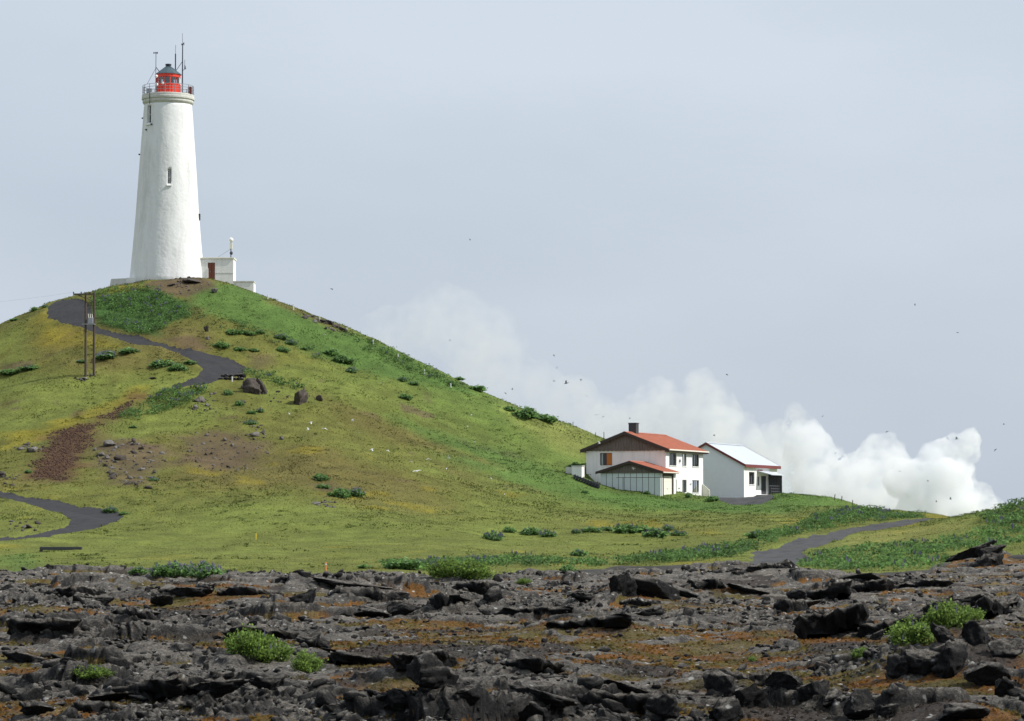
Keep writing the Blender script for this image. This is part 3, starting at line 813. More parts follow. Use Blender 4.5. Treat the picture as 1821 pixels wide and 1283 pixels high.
def LG(u, v):
    """where the sight line through a photo pixel meets the lava"""
    ds = np.arange(34, 170, 0.15)
    q = P(u, v, ds)
    hit = q[:, 2] < lava_z(q[:, 0], q[:, 1])
    k = hit.argmax() if hit.any() else len(ds) - 1
    return np.array([q[k, 0], q[k, 1], float(lava_z(q[k, 0], q[k, 1]))])

# rocks: a few shapes, chipped by planes
def ico(sub):
    import bmesh
    bm = bmesh.new(); bmesh.ops.create_icosphere(bm, subdivisions=sub, radius=1.0)
    V = np.array([v.co[:] for v in bm.verts]); F = np.array([[v.index for v in f.verts] for f in bm.faces])
    bm.free()
    return V, F
def n3d(V, s, sc):
    x, y, z = V.T * sc
    return fbm(x + 0.7 * z, y - 0.6 * z, s, 3) * 0.6 + fbm(y + 5 + 0.4 * x, z + 0.3 * x, s + 3, 3) * 0.6
def rock_mesh(seed, sub=3, chips=10, flat=0.7, rag=0.34, fine=0.07):
    """a clinkery block: broken on a few faces, its surface torn and ragged"""
    r = np.random.default_rng(seed)
    V, F = ico(sub)
    V = V.copy()
    for _ in range(chips):
        nrm = r.normal(size=3); nrm /= np.linalg.norm(nrm)
        c = r.uniform(0.35, 0.75)
        d = V @ nrm
        V = V - np.maximum(d - c, 0)[:, None] * nrm
    u = V / np.maximum(np.linalg.norm(V, axis=1), 1e-6)[:, None]
    x, y, z = u.T
    rg = 0.5 * ridged(x * 1.9 + 0.8 * z + seed, y * 1.9 - 0.7 * z, seed, 2) + 0.5 * ridged(z * 2.1 + seed, x * 1.8 + 0.6 * y, seed + 3, 2)
    V = V * (1 + rag * rg + fine * r.normal(size=len(V)))[:, None]
    V = V / np.abs(V).max(0) * np.array([1.0, r.uniform(0.75, 1.0), flat])
    return np_mesh('lava_rock', V, F)
def slab_mesh(seed):
    """a broken plate of crust: ragged outline, uneven top, crumbled edge (x and y about -1..1, z 0..1)"""
    r = np.random.default_rng(seed)
    n = 56
    t = np.linspace(0, 2 * math.pi, n, endpoint=False)
    k = r.integers(5, 9)
    ang = np.sort(r.uniform(0, 2 * math.pi, k)); dist = r.uniform(0.5, 0.95, k)
    rad = np.full(n, 1.2)
    for a, dd_ in zip(ang, dist):
        c = np.cos(t - a)
        rad = np.minimum(rad, np.where(c > 0.05, dd_ / np.maximum(c, 0.05), 9))
    notch = 0.34 * np.interp(t, np.linspace(0, 2 * math.pi, 24), np.r_[(q := r.random(23)), q[0]]) 
    rad = rad * (0.80 + notch + 0.07 * r.normal(size=n))
    V = [(0, 0, 1.0)]; rows = []
    for q, hgt in ((0.22, 1), (0.42, 1), (0.6, 1), (0.76, 1), (0.89, 1), (0.98, 0.92), (1.03, 0.66), (0.99, 0.40), (0.92, 0.12), (0.84, -0.2)):
        row = []
        for i in range(n):
            rr = rad[i] * q * (1 + 0.05 * r.normal() * (q > 0.8))
            x_, y_ = rr * math.cos(t[i]), rr * math.sin(t[i])
            z = hgt + 0.09 * r.normal() + 0.30 * float(fbm(np.array([x_ * 2.2 + seed]), np.array([y_ * 2.2]), seed, 3)[0])
            row.append(len(V)); V.append((x_, y_, z))
        rows.append(row)
    F = []
    for i in range(n):
        j = (i + 1) % n
        F.append((0, rows[0][i], rows[0][j]))
        for a, b in zip(rows[:-1], rows[1:]):
            F.append((a[i], b[i], b[j])); F.append((a[i], b[j], a[j]))
    return np_mesh('lava_slab', np.array(V), np.array(F))
ROCKS = [rock_mesh(300 + i, 2 if i < 10 else 4, flat=(0.45, 0.6, 0.75, 0.95)[i % 4], fine=0.10 if i < 10 else 0.045) for i in range(16)]
SLABS = [slab_mesh(400 + i) for i in range(9)]
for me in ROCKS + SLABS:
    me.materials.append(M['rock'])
def piece(name, me, loc, size, rot, parent=lava):
    o = link(name, me, None, parent)
    o.location = loc; o.scale = size; o.rotation_euler = rot
    return o
# plates that stand out: photo pixel at the foot of the near edge, width px, depth m, thickness m, tilt (deg, rising towards the viewer), roll
BIG_SLABS = [
    (640, 1064, 175, 3.2, 0.75, 6, 2), (800, 1080, 110, 2.2, 0.55, 8, 3), (1195, 1066, 125, 3.0, 0.85, 10, 12), (1560, 1052, 110, 3.0, 0.45, 9, -8), (1480, 1068, 120, 2.6, 0.5, 10, -14),
    (1400, 1090, 80, 2.0, 0.5, 14, -14), (1450, 1108, 80, 1.6, 0.4, 16, -12), (1500, 1136, 150, 3.4, 0.5, 14, -10), (1600, 1134, 130, 2.8, 0.42, 12, -3), (1690, 1098, 110, 2.2, 0.5, 22, -16), (1780, 1098, 120, 2.4, 0.45, 20, -10),
    (1745, 1010, 110, 1.6, 0.7, 10, -24), (310, 1246, 230, 2.8, 0.3, 7, -4), (640, 1182, 170, 1.6, 0.22, 8, 7), (460, 1138, 180, 3.4, 0.3, 5, 2), (230, 1106, 110, 2.0, 0.45, 8, 3), (750, 1192, 120, 2.2, 0.3, 6, -3),
    (1060, 1122, 160, 3.6, 0.35, 5, -3), (1140, 1080, 110, 2.0, 0.4, 10, 8), (940, 1200, 190, 2.4, 0.25, 6, 2), (1330, 1220, 150, 1.4, 0.3, 9, 4), (130, 1062, 130, 3.0, 0.45, 6, -5), (60, 1130, 170, 3.0, 0.4, 5, 2), (420, 1060, 130, 2.6, 0.5, 7, 3),
    (1650, 1046, 140, 3.4, 0.35, 6, -4), (1120, 1262, 170, 1.4, 0.3, 10, 5), (940, 1100, 120, 2.4, 0.3, 6, 3), (170, 1270, 160, 1.4, 0.25, 9, 4), (1270, 1050, 110, 2.8, 0.4, 8, 8), (1380, 1012, 80, 2.0, 0.5, 8, -4), (880, 1056, 120, 3.0, 0.5, 8, 4)]
n_piece = 0
# upturned plates: foot pixel, length px, thickness px, how steeply they rise to the right (deg), shape
for (u, v, lpx, tpx, ang_, s_) in [(1728, 992, 100, 20, 27, 14), (1762, 990, 60, 22, 18, 10), (1160, 1064, 120, 34, -14, 15), (1225, 1070, 130, 30, -16, 12), (1480, 1058, 150, 22, 10, 12), (1540, 1046, 120, 20, 6, 8), (1700, 1088, 110, 26, 20, 14), (1790, 1086, 110, 24, 14, 12),
        (640, 1056, 170, 34, -3, 12), (810, 1076, 90, 22, 3, 8), (560, 1150, 60, 26, -20, 14), (650, 1178, 160, 16, -7, 12), (380, 1238, 120, 26, 12, 14), (1420, 1086, 90, 24, 14, 13), (1500, 1128, 130, 26, 9, 12), (1600, 1126, 140, 24, 2, 8), (330, 1064, 90, 22, 6, 14), (250, 1100, 100, 26, 2, 12),
        (1200, 1062, 60, 28, 8, 11), (960, 1252, 130, 26, -10, 14), (1130, 1240, 120, 24, -12, 12), (200, 1250, 130, 22, 6, 13), (40, 1180, 90, 22, -6, 14), (1340, 1058, 90, 20, -8, 12)]:
    p = LG(u, v); m_ = p[1] / F_PX
    piece('lava_slab', ROCKS[s_], (p[0], p[1] + 0.2 * lpx * m_, p[2] + 0.25 * tpx * m_), (lpx * m_ * 0.55, lpx * m_ * 0.42, tpx * m_ * 0.85), (math.radians(-10), math.radians(-ang_), random.uniform(-0.25, 0.25)))
for k, (u, v, wpx, dep, th, tilt, roll) in enumerate(BIG_SLABS):
    p = LG(u, v)
    w = wpx * p[1] / F_PX / 2
    tl = tilt + 3
    o = piece('lava_slab', SLABS[k % len(SLABS)], (p[0], p[1] + dep * 0.5, p[2] - th * 0.55), (w * 1.1, dep * 0.62, th * 0.8),
              (math.radians(-tl), math.radians(roll), random.uniform(-0.3, 0.3)))
    n_piece += 1
# boulders that stand out: photo pixel of the foot, width px, height px, seed
BIG_ROCKS = [(1105, 1064, 62, 50, 11), (1528, 1284, 60, 72, 13), (1150, 1100, 60, 30, 12), (550, 1152, 62, 34, 14), (760, 1262, 110, 60, 15), (830, 1268, 60, 40, 10), (705, 1270, 60, 40, 13), (1720, 985, 34, 18, 12), (1770, 998, 40, 26, 11),
             (1700, 1205, 80, 60, 15), (1640, 1200, 90, 56, 14), (1755, 1222, 84, 62, 13), (1800, 1180, 70, 50, 12), (1680, 1150, 60, 44, 11), (1740, 1150, 70, 46, 10), (1600, 1205, 60, 36, 15), (1790, 1240, 70, 40, 14),
             (1575, 1284, 50, 50, 12), (1480, 1262, 60, 36, 10), (1330, 1262, 80, 56, 11), (1280, 1238, 70, 40, 15), (1400, 1240, 70, 40, 13), (1450, 1250, 60, 44, 14), (1720, 1284, 110, 56, 12), (1240, 1050, 40, 22, 10),
             (1300, 1290, 90, 46, 15), (1560, 1140, 40, 22, 11), (660, 1100, 80, 34, 12), (720, 1095, 60, 34, 13), (540, 1080, 60, 30, 14), (880, 1075, 50, 26, 15), (360, 1060, 60, 30, 10), (420, 1140, 40, 18, 11), (1030, 1070, 50, 26, 12),
             (60, 1275, 60, 34, 13), (950, 1290, 90, 40, 14), (1180, 1284, 80, 44, 15), (280, 1080, 54, 28, 12), (180, 1075, 46, 22, 11), (1420, 1068, 40, 20, 15), (470, 1228, 60, 28, 10)]
for u, v, wpx, hpx, s in BIG_ROCKS:
    p = LG(u, v)
    m_ = p[1] / F_PX
    o = piece('lava_boulder', ROCKS[s], (p[0], p[1] + 0.3 * wpx * m_, p[2] + 0.30 * hpx * m_), (wpx * m_ * 0.56, wpx * m_ * 0.5, hpx * m_ * 0.78),
              (random.uniform(-0.25, 0.25), random.uniform(-0.25, 0.25), random.uniform(0, 6.28)))
    n_piece += 1
# loose blocks everywhere, in clusters
nb = 9000
bd = 36 * np.exp(rng.random(nb) * math.log(158 / 36))
ba = rng.uniform(-0.2, 0.2, nb)
bx, by = ba * bd, bd
clus = fbm(bx / 4, by / 5, 231, 3) + 0.25 * lava_s(lrub.reshape(ND, NA), bx, by)
ok = (lava_s(EDGEG, bx, by) > 0.9) & (lava_s(MOSSG, bx, by) < 0.7) & (clus > rng.uniform(-0.1, 0.7, nb))
bx, by = bx[ok], by[ok]
bs = 0.07 + 0.22 * rng.random(len(bx)) ** 3
bs *= (0.55 + by / 150)
app = bs / by
vis = np.abs(bx / by) < 0.18
order = np.argsort(-(app * vis))
n_ind = 300 - 41 - 24
for k in order[:n_ind]:
    s = bs[k]
    piece('lava_rock', ROCKS[k % 10], (bx[k], by[k], float(lava_z(bx[k], by[k])) + 0.12 * s), (s, s * random.uniform(0.7, 1.1), s * random.uniform(0.6, 1.1)),
          (random.uniform(-0.5, 0.5), random.uniform(-0.5, 0.5), random.uniform(0, 6.28)))
# the rest of the rubble: too many and too small to pick apart, scattered as one object
def scatter(name, pts, rots, scales, meshes, parent):
    me = bpy.data.meshes.new(name)
    me.vertices.add(len(pts)); me.vertices.foreach_set('co', np.ascontiguousarray(pts, np.float32).ravel())
    for nm_, arr in (('prot', rots), ('pscale', scales)):
        at = me.attributes.new(nm_, 'FLOAT_VECTOR', 'POINT'); at.data.foreach_set('vector', np.ascontiguousarray(arr, np.float32).ravel())
    o = link(name, me, None, parent)
    src = bpy.data.collections.new(name + '_shapes')
    for k, ms in enumerate(meshes):
        src.objects.link(bpy.data.objects.new('shape', ms))
    ng = bpy.data.node_groups.new(name, 'GeometryNodeTree')
    ng.interface.new_socket('Geometry', in_out='INPUT', socket_type='NodeSocketGeometry')
    ng.interface.new_socket('Geometry', in_out='OUTPUT', socket_type='NodeSocketGeometry')
    N, L = ng.nodes, ng.links
    gi, go_ = N.new('NodeGroupInput'), N.new('NodeGroupOutput')
    ci = N.new('GeometryNodeCollectionInfo'); ci.inputs['Collection'].default_value = src
    ci.inputs['Separate Children'].default_value = True; ci.inputs['Reset Children'].default_value = True
    ip = N.new('GeometryNodeInstanceOnPoints'); ip.inputs['Pick Instance'].default_value = True
    ra_ = N.new('GeometryNodeInputNamedAttribute'); ra_.data_type = 'FLOAT_VECTOR'; ra_.inputs['Name'].default_value = 'prot'
    sa_ = N.new('GeometryNodeInputNamedAttribute'); sa_.data_type = 'FLOAT_VECTOR'; sa_.inputs['Name'].default_value = 'pscale'
    L.new(gi.outputs[0], ip.inputs['Points']); L.new(ci.outputs[0], ip.inputs['Instance'])
    L.new(ra_.outputs['Attribute'], ip.inputs['Rotation']); L.new(sa_.outputs['Attribute'], ip.inputs['Scale'])
    L.new(ip.outputs[0], go_.inputs[0])
    md_ = o.modifiers.new('scatter', 'NODES'); md_.node_group = ng
    return o
nb = 52000
bd = 36 * np.exp(rng.random(nb) * math.log(158 / 36)); ba = rng.uniform(-0.2, 0.2, nb)
sx_, sy_ = ba * bd, bd
clus = fbm(sx_ / 2.5, sy_ / 3.5, 261, 3) - 0.15 + 0.5 * lava_s(lrub.reshape(ND, NA), sx_, sy_)
ok = (lava_s(EDGEG, sx_, sy_) > 0.9) & (lava_s(MOSSG, sx_, sy_) < rng.uniform(0.1, 1.3, nb)) & (clus > rng.uniform(-0.4, 0.5, nb))
sx_, sy_ = sx_[ok], sy_[ok]
ss_ = (0.025 + 0.10 * rng.random(len(sx_)) ** 3) * (0.5 + sy_ / 110)
rest = order[n_ind:]
px_, py_, ps_ = np.r_[sx_, bx[rest]], np.r_[sy_, by[rest]], np.r_[ss_, bs[rest] * 0.8]
n_ = len(px_)
o = scatter('lava_rubble', np.c_[px_, py_, lava_z(px_, py_) + 0.1 * ps_], np.c_[rng.normal(0, 0.35, n_), rng.normal(0, 0.35, n_), rng.uniform(0, 6.28, n_)],
            ps_[:, None] * rng.uniform(0.7, 1.25, (n_, 3)), ROCKS[:10], lava)
tag(o, kind='stuff')

# ================================================================== LIGHTHOUSE
TM = 357.0 / F_PX
tz0 = float(TOWER_C[2])
def th(v):          # height above the tower's foot for a photo row
    return (495 - v) * TM
lh_o = thing('lighthouse', 'tall tapering white lighthouse with red lantern on top of the hill', 'lighthouse', (TOWER_C[0], TOWER_C[1], tz0))
prof_px = [(520, 69), (495, 66.3), (485, 65.2), (462, 63.0), (420, 59.4), (381, 56.2), (330, 52.9), (280, 49.6), (230, 45.9), (196, 43.4), (184, 42.4)]
rows_v = np.concatenate([[520], np.linspace(495, 184, 60)])
rr_ = np.interp(-rows_v, [-p[0] for p in prof_px], [p[1] for p in prof_px]) * TM
def radius_at(z):
    return float(np.interp(z, [th(p[0]) for p in prof_px], [p[1] * TM for p in prof_px]))
# two window openings in the shaft: (angle from the view axis, bottom, top, half width)
OPEN = [(math.asin((306.0 - 297) / 52.5), th(332), th(307), 0.24), (math.asin((267.5 - 297) / 44.5), th(221), th(188), 0.42)]
nseg = 160
tv, tf = [], []
angs = [2 * math.pi * i / nseg - math.pi / 2 for i in range(nseg)]
for k, (v_, r_) in enumerate(zip(rows_v, rr_)):
    for i, a in enumerate(angs):
        z = th(v_)
        wob = 0.014 * float(fbm(np.array([a * r_ * 0.8 + 9]), np.array([z * 0.8]), 5, 3)[0])
        tv.append(((r_ + wob) * math.cos(a), (r_ + wob) * math.sin(a), z))
holes = []
for k in range(len(rows_v) - 1):
    zc = (th(rows_v[k]) + th(rows_v[k + 1])) / 2
    for i in range(nseg):
        ac = angs[i] + math.pi / nseg + math.pi / 2
        ac = (ac + math.pi) % (2 * math.pi) - math.pi
        skip = False
        for (ca, z0, z1, hw) in OPEN:
            if z0 < zc < z1 and abs(ac - ca) * radius_at(zc) < hw:
                skip = True
        if not skip:
            tf.append((k * nseg + i, k * nseg + (i + 1) % nseg, (k + 1) * nseg + (i + 1) % nseg, (k + 1) * nseg + i))
me = bpy.data.meshes.new('tower_wall'); me.from_pydata(tv, [], tf); me.validate()
for p in me.polygons: p.use_smooth = True
o = link('tower_wall', me, M['tower_wall'], lh_o)
so = o.modifiers.new('wall', 'SOLIDIFY'); so.thickness = 0.55; so.offset = -1
for (ca, z0, z1, hw) in OPEN:
    zc = (z0 + z1) / 2; r0 = radius_at(zc)
    wo = thing('window', '', '', (0, 0, 0)); 
    for kk in ('label', 'category'):
        if kk in wo: del wo[kk]
    wo.parent = lh_o
    wo.rotation_euler = (0, 0, ca); 
    m = MB(); m.box(-hw - 0.12, hw + 0.12, -r0 + 0.42, -r0 + 0.46, z0 - 0.15, z1 + 0.15)
    m.build('pane', M['glass'], wo)
    m = MB(); m.box(-hw - 0.15, hw + 0.15, -r0 + 0.62, -r0 + 0.66, z0 - 0.2, z1 + 0.2)
    m.build('window_backing', M['dark_in'] if hw < 0.4 else M['concrete'], wo)  # plate behind the glass
    m = MB()
    for x in (-hw - 0.02, 0, hw + 0.02):
        m.box(x - 0.035, x + 0.035, -r0 + 0.37, -r0 + 0.45, z0 - 0.1, z1 + 0.1)
    for z in (z0 + 0.02, zc, z1 - 0.02):
        m.box(-hw, hw, -r0 + 0.375, -r0 + 0.445, z - 0.03, z + 0.03)
    m.build('window_frame', M['white_paint'], wo)
    m = MB(); rs = radius_at(z0)
    m.prism([(-rs - 0.16, z0 - 0.28), (-rs + 0.5, z0 - 0.28), (-rs + 0.5, z0 + 0.02), (-rs - 0.16, z0 - 0.14)], -hw - 0.06, hw + 0.06, 'x')
    m.build('sill', M['white_wall'], wo)
    if hw > 0.4:
        for x in (-hw - 0.06, hw + 0.06):
            m = MB(); m.box(x - 0.10, x + 0.10, -radius_at(z1) - 0.16, -radius_at(z0) + 0.3, z0 + 0.05, z1 + 0.05)
            m.build('jamb', M['white_wall'], wo, bevel=0.02)
# cornice under the gallery
cor = [(42.0, 186), (43.2, 184), (44.6, 182.5), (45.4, 181), (45.6, 179.5), (44.9, 178.6), (45.0, 177), (46.9, 175.8), (47.1, 172.5), (46.5, 171.8), (46.7, 168.2), (46.0, 167.2), (30, 167.0)]
m = MB(); m.lathe([(r * TM, th(v)) for r, v in cor], 72)
m.build('gallery_cornice', M['concrete'], lh_o, smooth=False)
zg = th(167)
rg = 45.2 * TM
# railing: every post its own, rails
npost = 18
for i in range(npost):
    a = 2 * math.pi * (i + 0.5) / npost
    m = MB(); m.tube((rg * math.cos(a), rg * math.sin(a), zg - 0.02), (rg * math.cos(a), rg * math.sin(a), zg + 1.12), 0.04, n=6)
    m.build('railing_post', M['steel'], lh_o)
for z in (0.4, 0.76, 1.1):
    m = MB(); n_ = 54
    for i in range(n_):
        a, b = 2 * math.pi * i / n_, 2 * math.pi * (i + 1) / n_
        m.tube((rg * math.cos(a), rg * math.sin(a), zg + z), (rg * math.cos(b), rg * math.sin(b), zg + z), 0.028, n=5)
    m.build('handrail', M['steel'], lh_o)
# lantern
rl = 22.0 * TM
m = MB(); m.lathe([(rl, zg - 0.02), (rl, th(149.5)), (rl * 1.02, th(149.3)), (rl * 1.02, th(147.8)), (rl * 0.96, th(147.5))], 24)
drum = m.build('lantern_drum', M['lantern_red'], lh_o)
m = MB()
for i in range(24):
    a = 2 * math.pi * (i + 0.5) / 24
    m.box(rl * 1.002 * math.cos(a) - 0.012, rl * 1.002 * math.cos(a) + 0.012, rl * 1.002 * math.sin(a) - 0.012, rl * 1.002 * math.sin(a) + 0.012, zg, th(150))
o = m.build('seam', M['fascia'], drum)
rgl = rl * 0.95
z0g, z1g = th(147.6), th(135.5)
m = MB()
m.lathe([(rl * 0.99, th(135.8)), (rl * 1.0, th(135.6)), (rl * 1.0, th(131)), (rl * 1.05, th(130.3)), (rl * 1.05, th(129.5)), (0.3, th(129.4))], 24)
m.build('lantern_rim', M['lantern_red'], lh_o)
for i in range(12):
    a, b = 2 * math.pi * (i - 0.5) / 12 - math.pi / 2, 2 * math.pi * (i + 0.5) / 12 - math.pi / 2
    pa, pb = (rgl * math.cos(a), rgl * math.sin(a)), (rgl * math.cos(b), rgl * math.sin(b))
    m = MB(); m.add([(*pa, z0g), (*pb, z0g), (*pb, z1g), (*pa, z1g)], [(0, 1, 2, 3)])
    m.build('pane', M['lantern_glass'], lh_o)
    m = MB(); m.tube((*pa, z0g - 0.05), (*pa, z1g + 0.05), 0.07, n=6)
    m.build('glazing_bar', M['lantern_red'] if i in (0, 1, 2, 11, 10) else M['white_paint'], lh_o)
# lens inside
m = MB(); m.lathe([(0.25, z0g - 0.6), (0.55, z0g - 0.1), (0.72, (z0g + z1g) / 2), (0.55, z1g), (0.2, z1g + 0.1)], 16)
m.build('lens', M['dark_in'], lh_o)
ra = rl * 1.09
m = MB(); m.lathe([(ra, th(130.4)), (ra, th(129.6)), (ra * 0.5, th(120.2)), (0.36, th(115)), (0.34, th(114.6))], 12)
m.build('lantern_roof', M['copper'], lh_o)
m = MB(); m.lathe([(0.30, th(115.2)), (0.30, th(113.4)), (0.38, th(113.2)), (0.38, th(110.8)), (0.30, th(110.4)), (0.02, th(110.2))], 16)
m.build('roof_vent', M['dark_metal'], lh_o)
# instruments, mast boxes on the gallery
def tp(u, v, dy=0.0):
    return ((u - 297) * TM, dy, th(v))
m = MB(); m.tube(tp(323.3, 166, -0.6), tp(323.3, 76, -0.6), 0.085, 0.06, 6); m.tube(tp(323.3, 76, -0.6), tp(322.6, 56, -0.6), 0.028, 0.02, 5)
m.tube(tp(321.6, 77, -0.6), tp(325.4, 74, -0.6), 0.05, n=5); m.tube(tp(325.4, 78, -0.6), tp(325.6, 73, -0.6), 0.05, n=5); m.tube(tp(321.8, 78, -0.6), tp(321.6, 75, -0.6), 0.05, n=5)
m.tube(tp(323.3, 107, -0.6), tp(311, 123, -0.2), 0.035, n=5); m.tube(tp(323.3, 124, -0.6), tp(326.8, 121, -0.6), 0.03, n=5); m.tube(tp(326.8, 122, -0.6), tp(327.4, 104, -0.6), 0.025, n=5)
m.prism([(327.2 - 297, 0), (329.3 - 297, 0), (328 - 297, 0)], 0, 0.01, 'y') if False else None
m.tube(tp(328.2, 121, -0.6), tp(327.6, 114, -0.6), 0.13, 0.05, 6)
m.build('antenna_mast', M['dark_metal'], lh_o)
m = MB(); m.tube(tp(309, 125, 0.4), tp(309, 91, 0.4), 0.075, n=6); m.tube(tp(309, 91, 0.4), tp(309.2, 75, 0.4), 0.025, n=5)
m.build('whip_antenna', M['dark_metal'], lh_o)
m = MB(); m.tube(tp(275.4, 168, -0.5), tp(275.6, 92, -0.5), 0.04, n=6); m.tube(tp(272, 91.5, -0.5), tp(278, 91.5, -0.5), 0.03, n=5)
for uu in (272, 278, 275.5): m.tube(tp(uu, 93, -0.5), tp(uu, 90, -0.5), 0.07, n=5)
m.tube(tp(275.5, 117, -0.5), tp(284, 128, -0.9), 0.05, n=5); m.tube(tp(275.5, 119, -0.5), tp(261, 148, -0.9), 0.022, n=5)
m.build('weather_mast', M['dark_metal'], lh_o)
m = MB(); m.ball(tp(290.3, 148.6, -1.75), 0.16, 10, 6); m.build('lamp', M['white_paint'], lh_o, smooth=True)
m = MB(); b0 = tp(262, 167, -2.1); m.box(b0[0], b0[0] + 0.66, -2.3, -1.7, zg, zg + 0.55); m.build('equipment_box', M['steel'], lh_o, bevel=0.03)
m = MB(); b0 = tp(279, 151, -1.2); m.ball((b0[0], -1.75, b0[2]), 0.22, 10, 6); m.build('dish', M['white_paint'], lh_o, smooth=True)
m = MB(); m.ball((b0[0] - 0.02, -1.8, b0[2] + 1.0), 0.2, 10, 6); m.build('dish', M['white_paint'], lh_o, smooth=True)
m = MB(); b0 = tp(334.5, 164, -1.2); m.box(b0[0], b0[0] + 0.45, -1.4, -0.9, zg, zg + 0.9); m.build('equipment_box', M['fascia'], lh_o, bevel=0.03)
m = MB(); m.tube((-2.0, -2.62, zg + 0.2), (-1.94, -2.66, th(188)), 0.035, n=5); m.build('cable', M['dark_metal'], lh_o)
for (uu, vv) in ((263, 233), (273, 224), (252.4, 208), (248.2, 274)):
    a = math.asin(max(-1, min(1, (uu - 297) * TM / radius_at(th(vv))))); r0 = radius_at(th(vv))
    m = MB(); m.tube((r0 * 0.98 * math.sin(a), -r0 * 0.98 * math.cos(a), th(vv)), ((r0 + 0.2) * math.sin(a), -(r0 + 0.2) * math.cos(a), th(vv)), 0.10, n=6)
    m.build('wall_bracket', M['dark_metal'], lh_o)
m = MB(); m.box(radius_at(th(386)) - 0.1, radius_at(th(386)) + 0.14, -0.3, 0.3, th(391), th(380)); m.build('wall_bracket', M['dark_metal'], lh_o)

# the low porch building beside the tower's foot
def tx(u): return (u - 297) * TM
an_o = thing('lighthouse_annex', 'small flat-roofed white annex with brown door beside the lighthouse foot', 'building', (TOWER_C[0], TOWER_C[1], tz0))
dx0, dx1, dz0, dz1 = tx(371.2), tx(384), th(498.5), th(468.5)
x0, x1, zt, zb = tx(340), tx(416.6), th(461.5), -1.6
yf_ = -1.0
m = MB()
m.box(x0, dx0, yf_, yf_ + 0.3, zb, zt).box(dx1, x1, yf_, yf_ + 0.3, zb, zt).box(dx0, dx1, yf_, yf_ + 0.3, dz1, zt).box(dx0, dx1, yf_, yf_ + 0.3, zb, dz0)
m.box(x1 - 0.3, x1, yf_ + 0.3, 2.2, zb, zt).box(x0, x1 - 0.3, 1.9, 2.2, zb, zt)
m.build('wall', M['white_wall'], an_o)
m = MB(); m.box(x0 - 0.1, x1 + 0.1, yf_ - 0.12, 2.3, zt, zt + 0.16); m.build('roof_slab', M['cream'], an_o, bevel=0.02)
for k, (a, b) in enumerate(((dx0, dx0 + 0.40), (dx0 + 0.43, dx1))):
    m = MB(); m.box(a, b, yf_ + 0.1, yf_ + 0.16, dz0, dz1); dr = m.build('door', M['door_brown'], an_o)
    m = MB(); m.box(b - 0.12, b - 0.07, yf_ + 0.05, yf_ + 0.1, dz0 + 0.9, dz0 + 1.05); m.build('handle', M['steel'], dr)
m = MB(); m.box(dx0 - 0.003, dx0 + 0.06, yf_ - 0.1, yf_ + 0.1, dz0, dz1 - 0.7); m.build('door_frame', M['white_paint'], an_o)
m = MB(); m.box(dx1 + 0.05, x1 + 0.02, yf_ - 0.03, yf_, th(487.4), th(486.4)); m.build('wall_band', M['concrete'], an_o)
tw_o = thing('terrace_wall', 'low white terrace wall right of the lighthouse annex', 'wall', (TOWER_C[0], TOWER_C[1], tz0))
m = MB(); m.box(tx(392), tx(452.6), yf_ + 0.1, 2.0, -3.0, th(503)); m.build('wall', M['white_wall'], tw_o)
m = MB(); m.box(tx(391), tx(453.4), yf_ + 0.02, 2.1, th(503), th(501.2)); m.build('coping', M['concrete'], tw_o)
pl_o = thing('foundation_block', 'grey white foundation block at the left of the lighthouse foot', 'foundation', (TOWER_C[0], TOWER_C[1], tz0))
m = MB(); a, b = tx(195), tx(262)
m.add([(a, -2.8, -3), (b, -2.8, -3), (b, 1, -3), (a, 1, -3), (tx(202), -2.4, th(499)), (b, -2.4, th(496.5)), (b, 1, th(496.5)), (tx(202), 1, th(499))],
      [(0, 3, 2, 1), (4, 5, 6, 7), (0, 1, 5, 4), (1, 2, 6, 5), (2, 3, 7, 6), (3, 0, 4, 7)])
m.build('block', M['concrete'], pl_o, bevel=0.05)
m = MB(); m.box(tx(230), tx(262), -3.0, -2.4, -2, th(498)); m.build('ledge', M['white_wall'], pl_o)
mk_o = thing('instrument_mast', 'short instrument mast with white globe on the annex roof', 'mast', (TOWER_C[0] + tx(411), TOWER_C[1] - 0.2, tz0 + zt + 0.16))
hz = lambda v: th(v) - zt - 0.16
m = MB(); m.tube((0, 0, 0), (0, 0, hz(429)), 0.06, n=6); m.build('pole', M['dark_metal'], mk_o)
m = MB(); m.ball((0, 0, hz(427)), 0.30, 14, 9); m.build('globe', M['white_paint'], mk_o, smooth=True)
m = MB(); m.box(-0.15, 0.2, -0.16, 0.16, hz(443), hz(433)); m.build('instrument_box', M['cream'], mk_o, bevel=0.02)
m = MB(); m.ball((0.04, 0, hz(450.5)), 0.2, 8, 6, 1.2); m.build('instrument_box', M['dark_metal'], mk_o)
m = MB(); m.tube((0, 0, hz(443)), (tx(386) - tx(411), 0, 0.02), 0.02, n=5); m.build('stay_wire', M['steel'], mk_o)

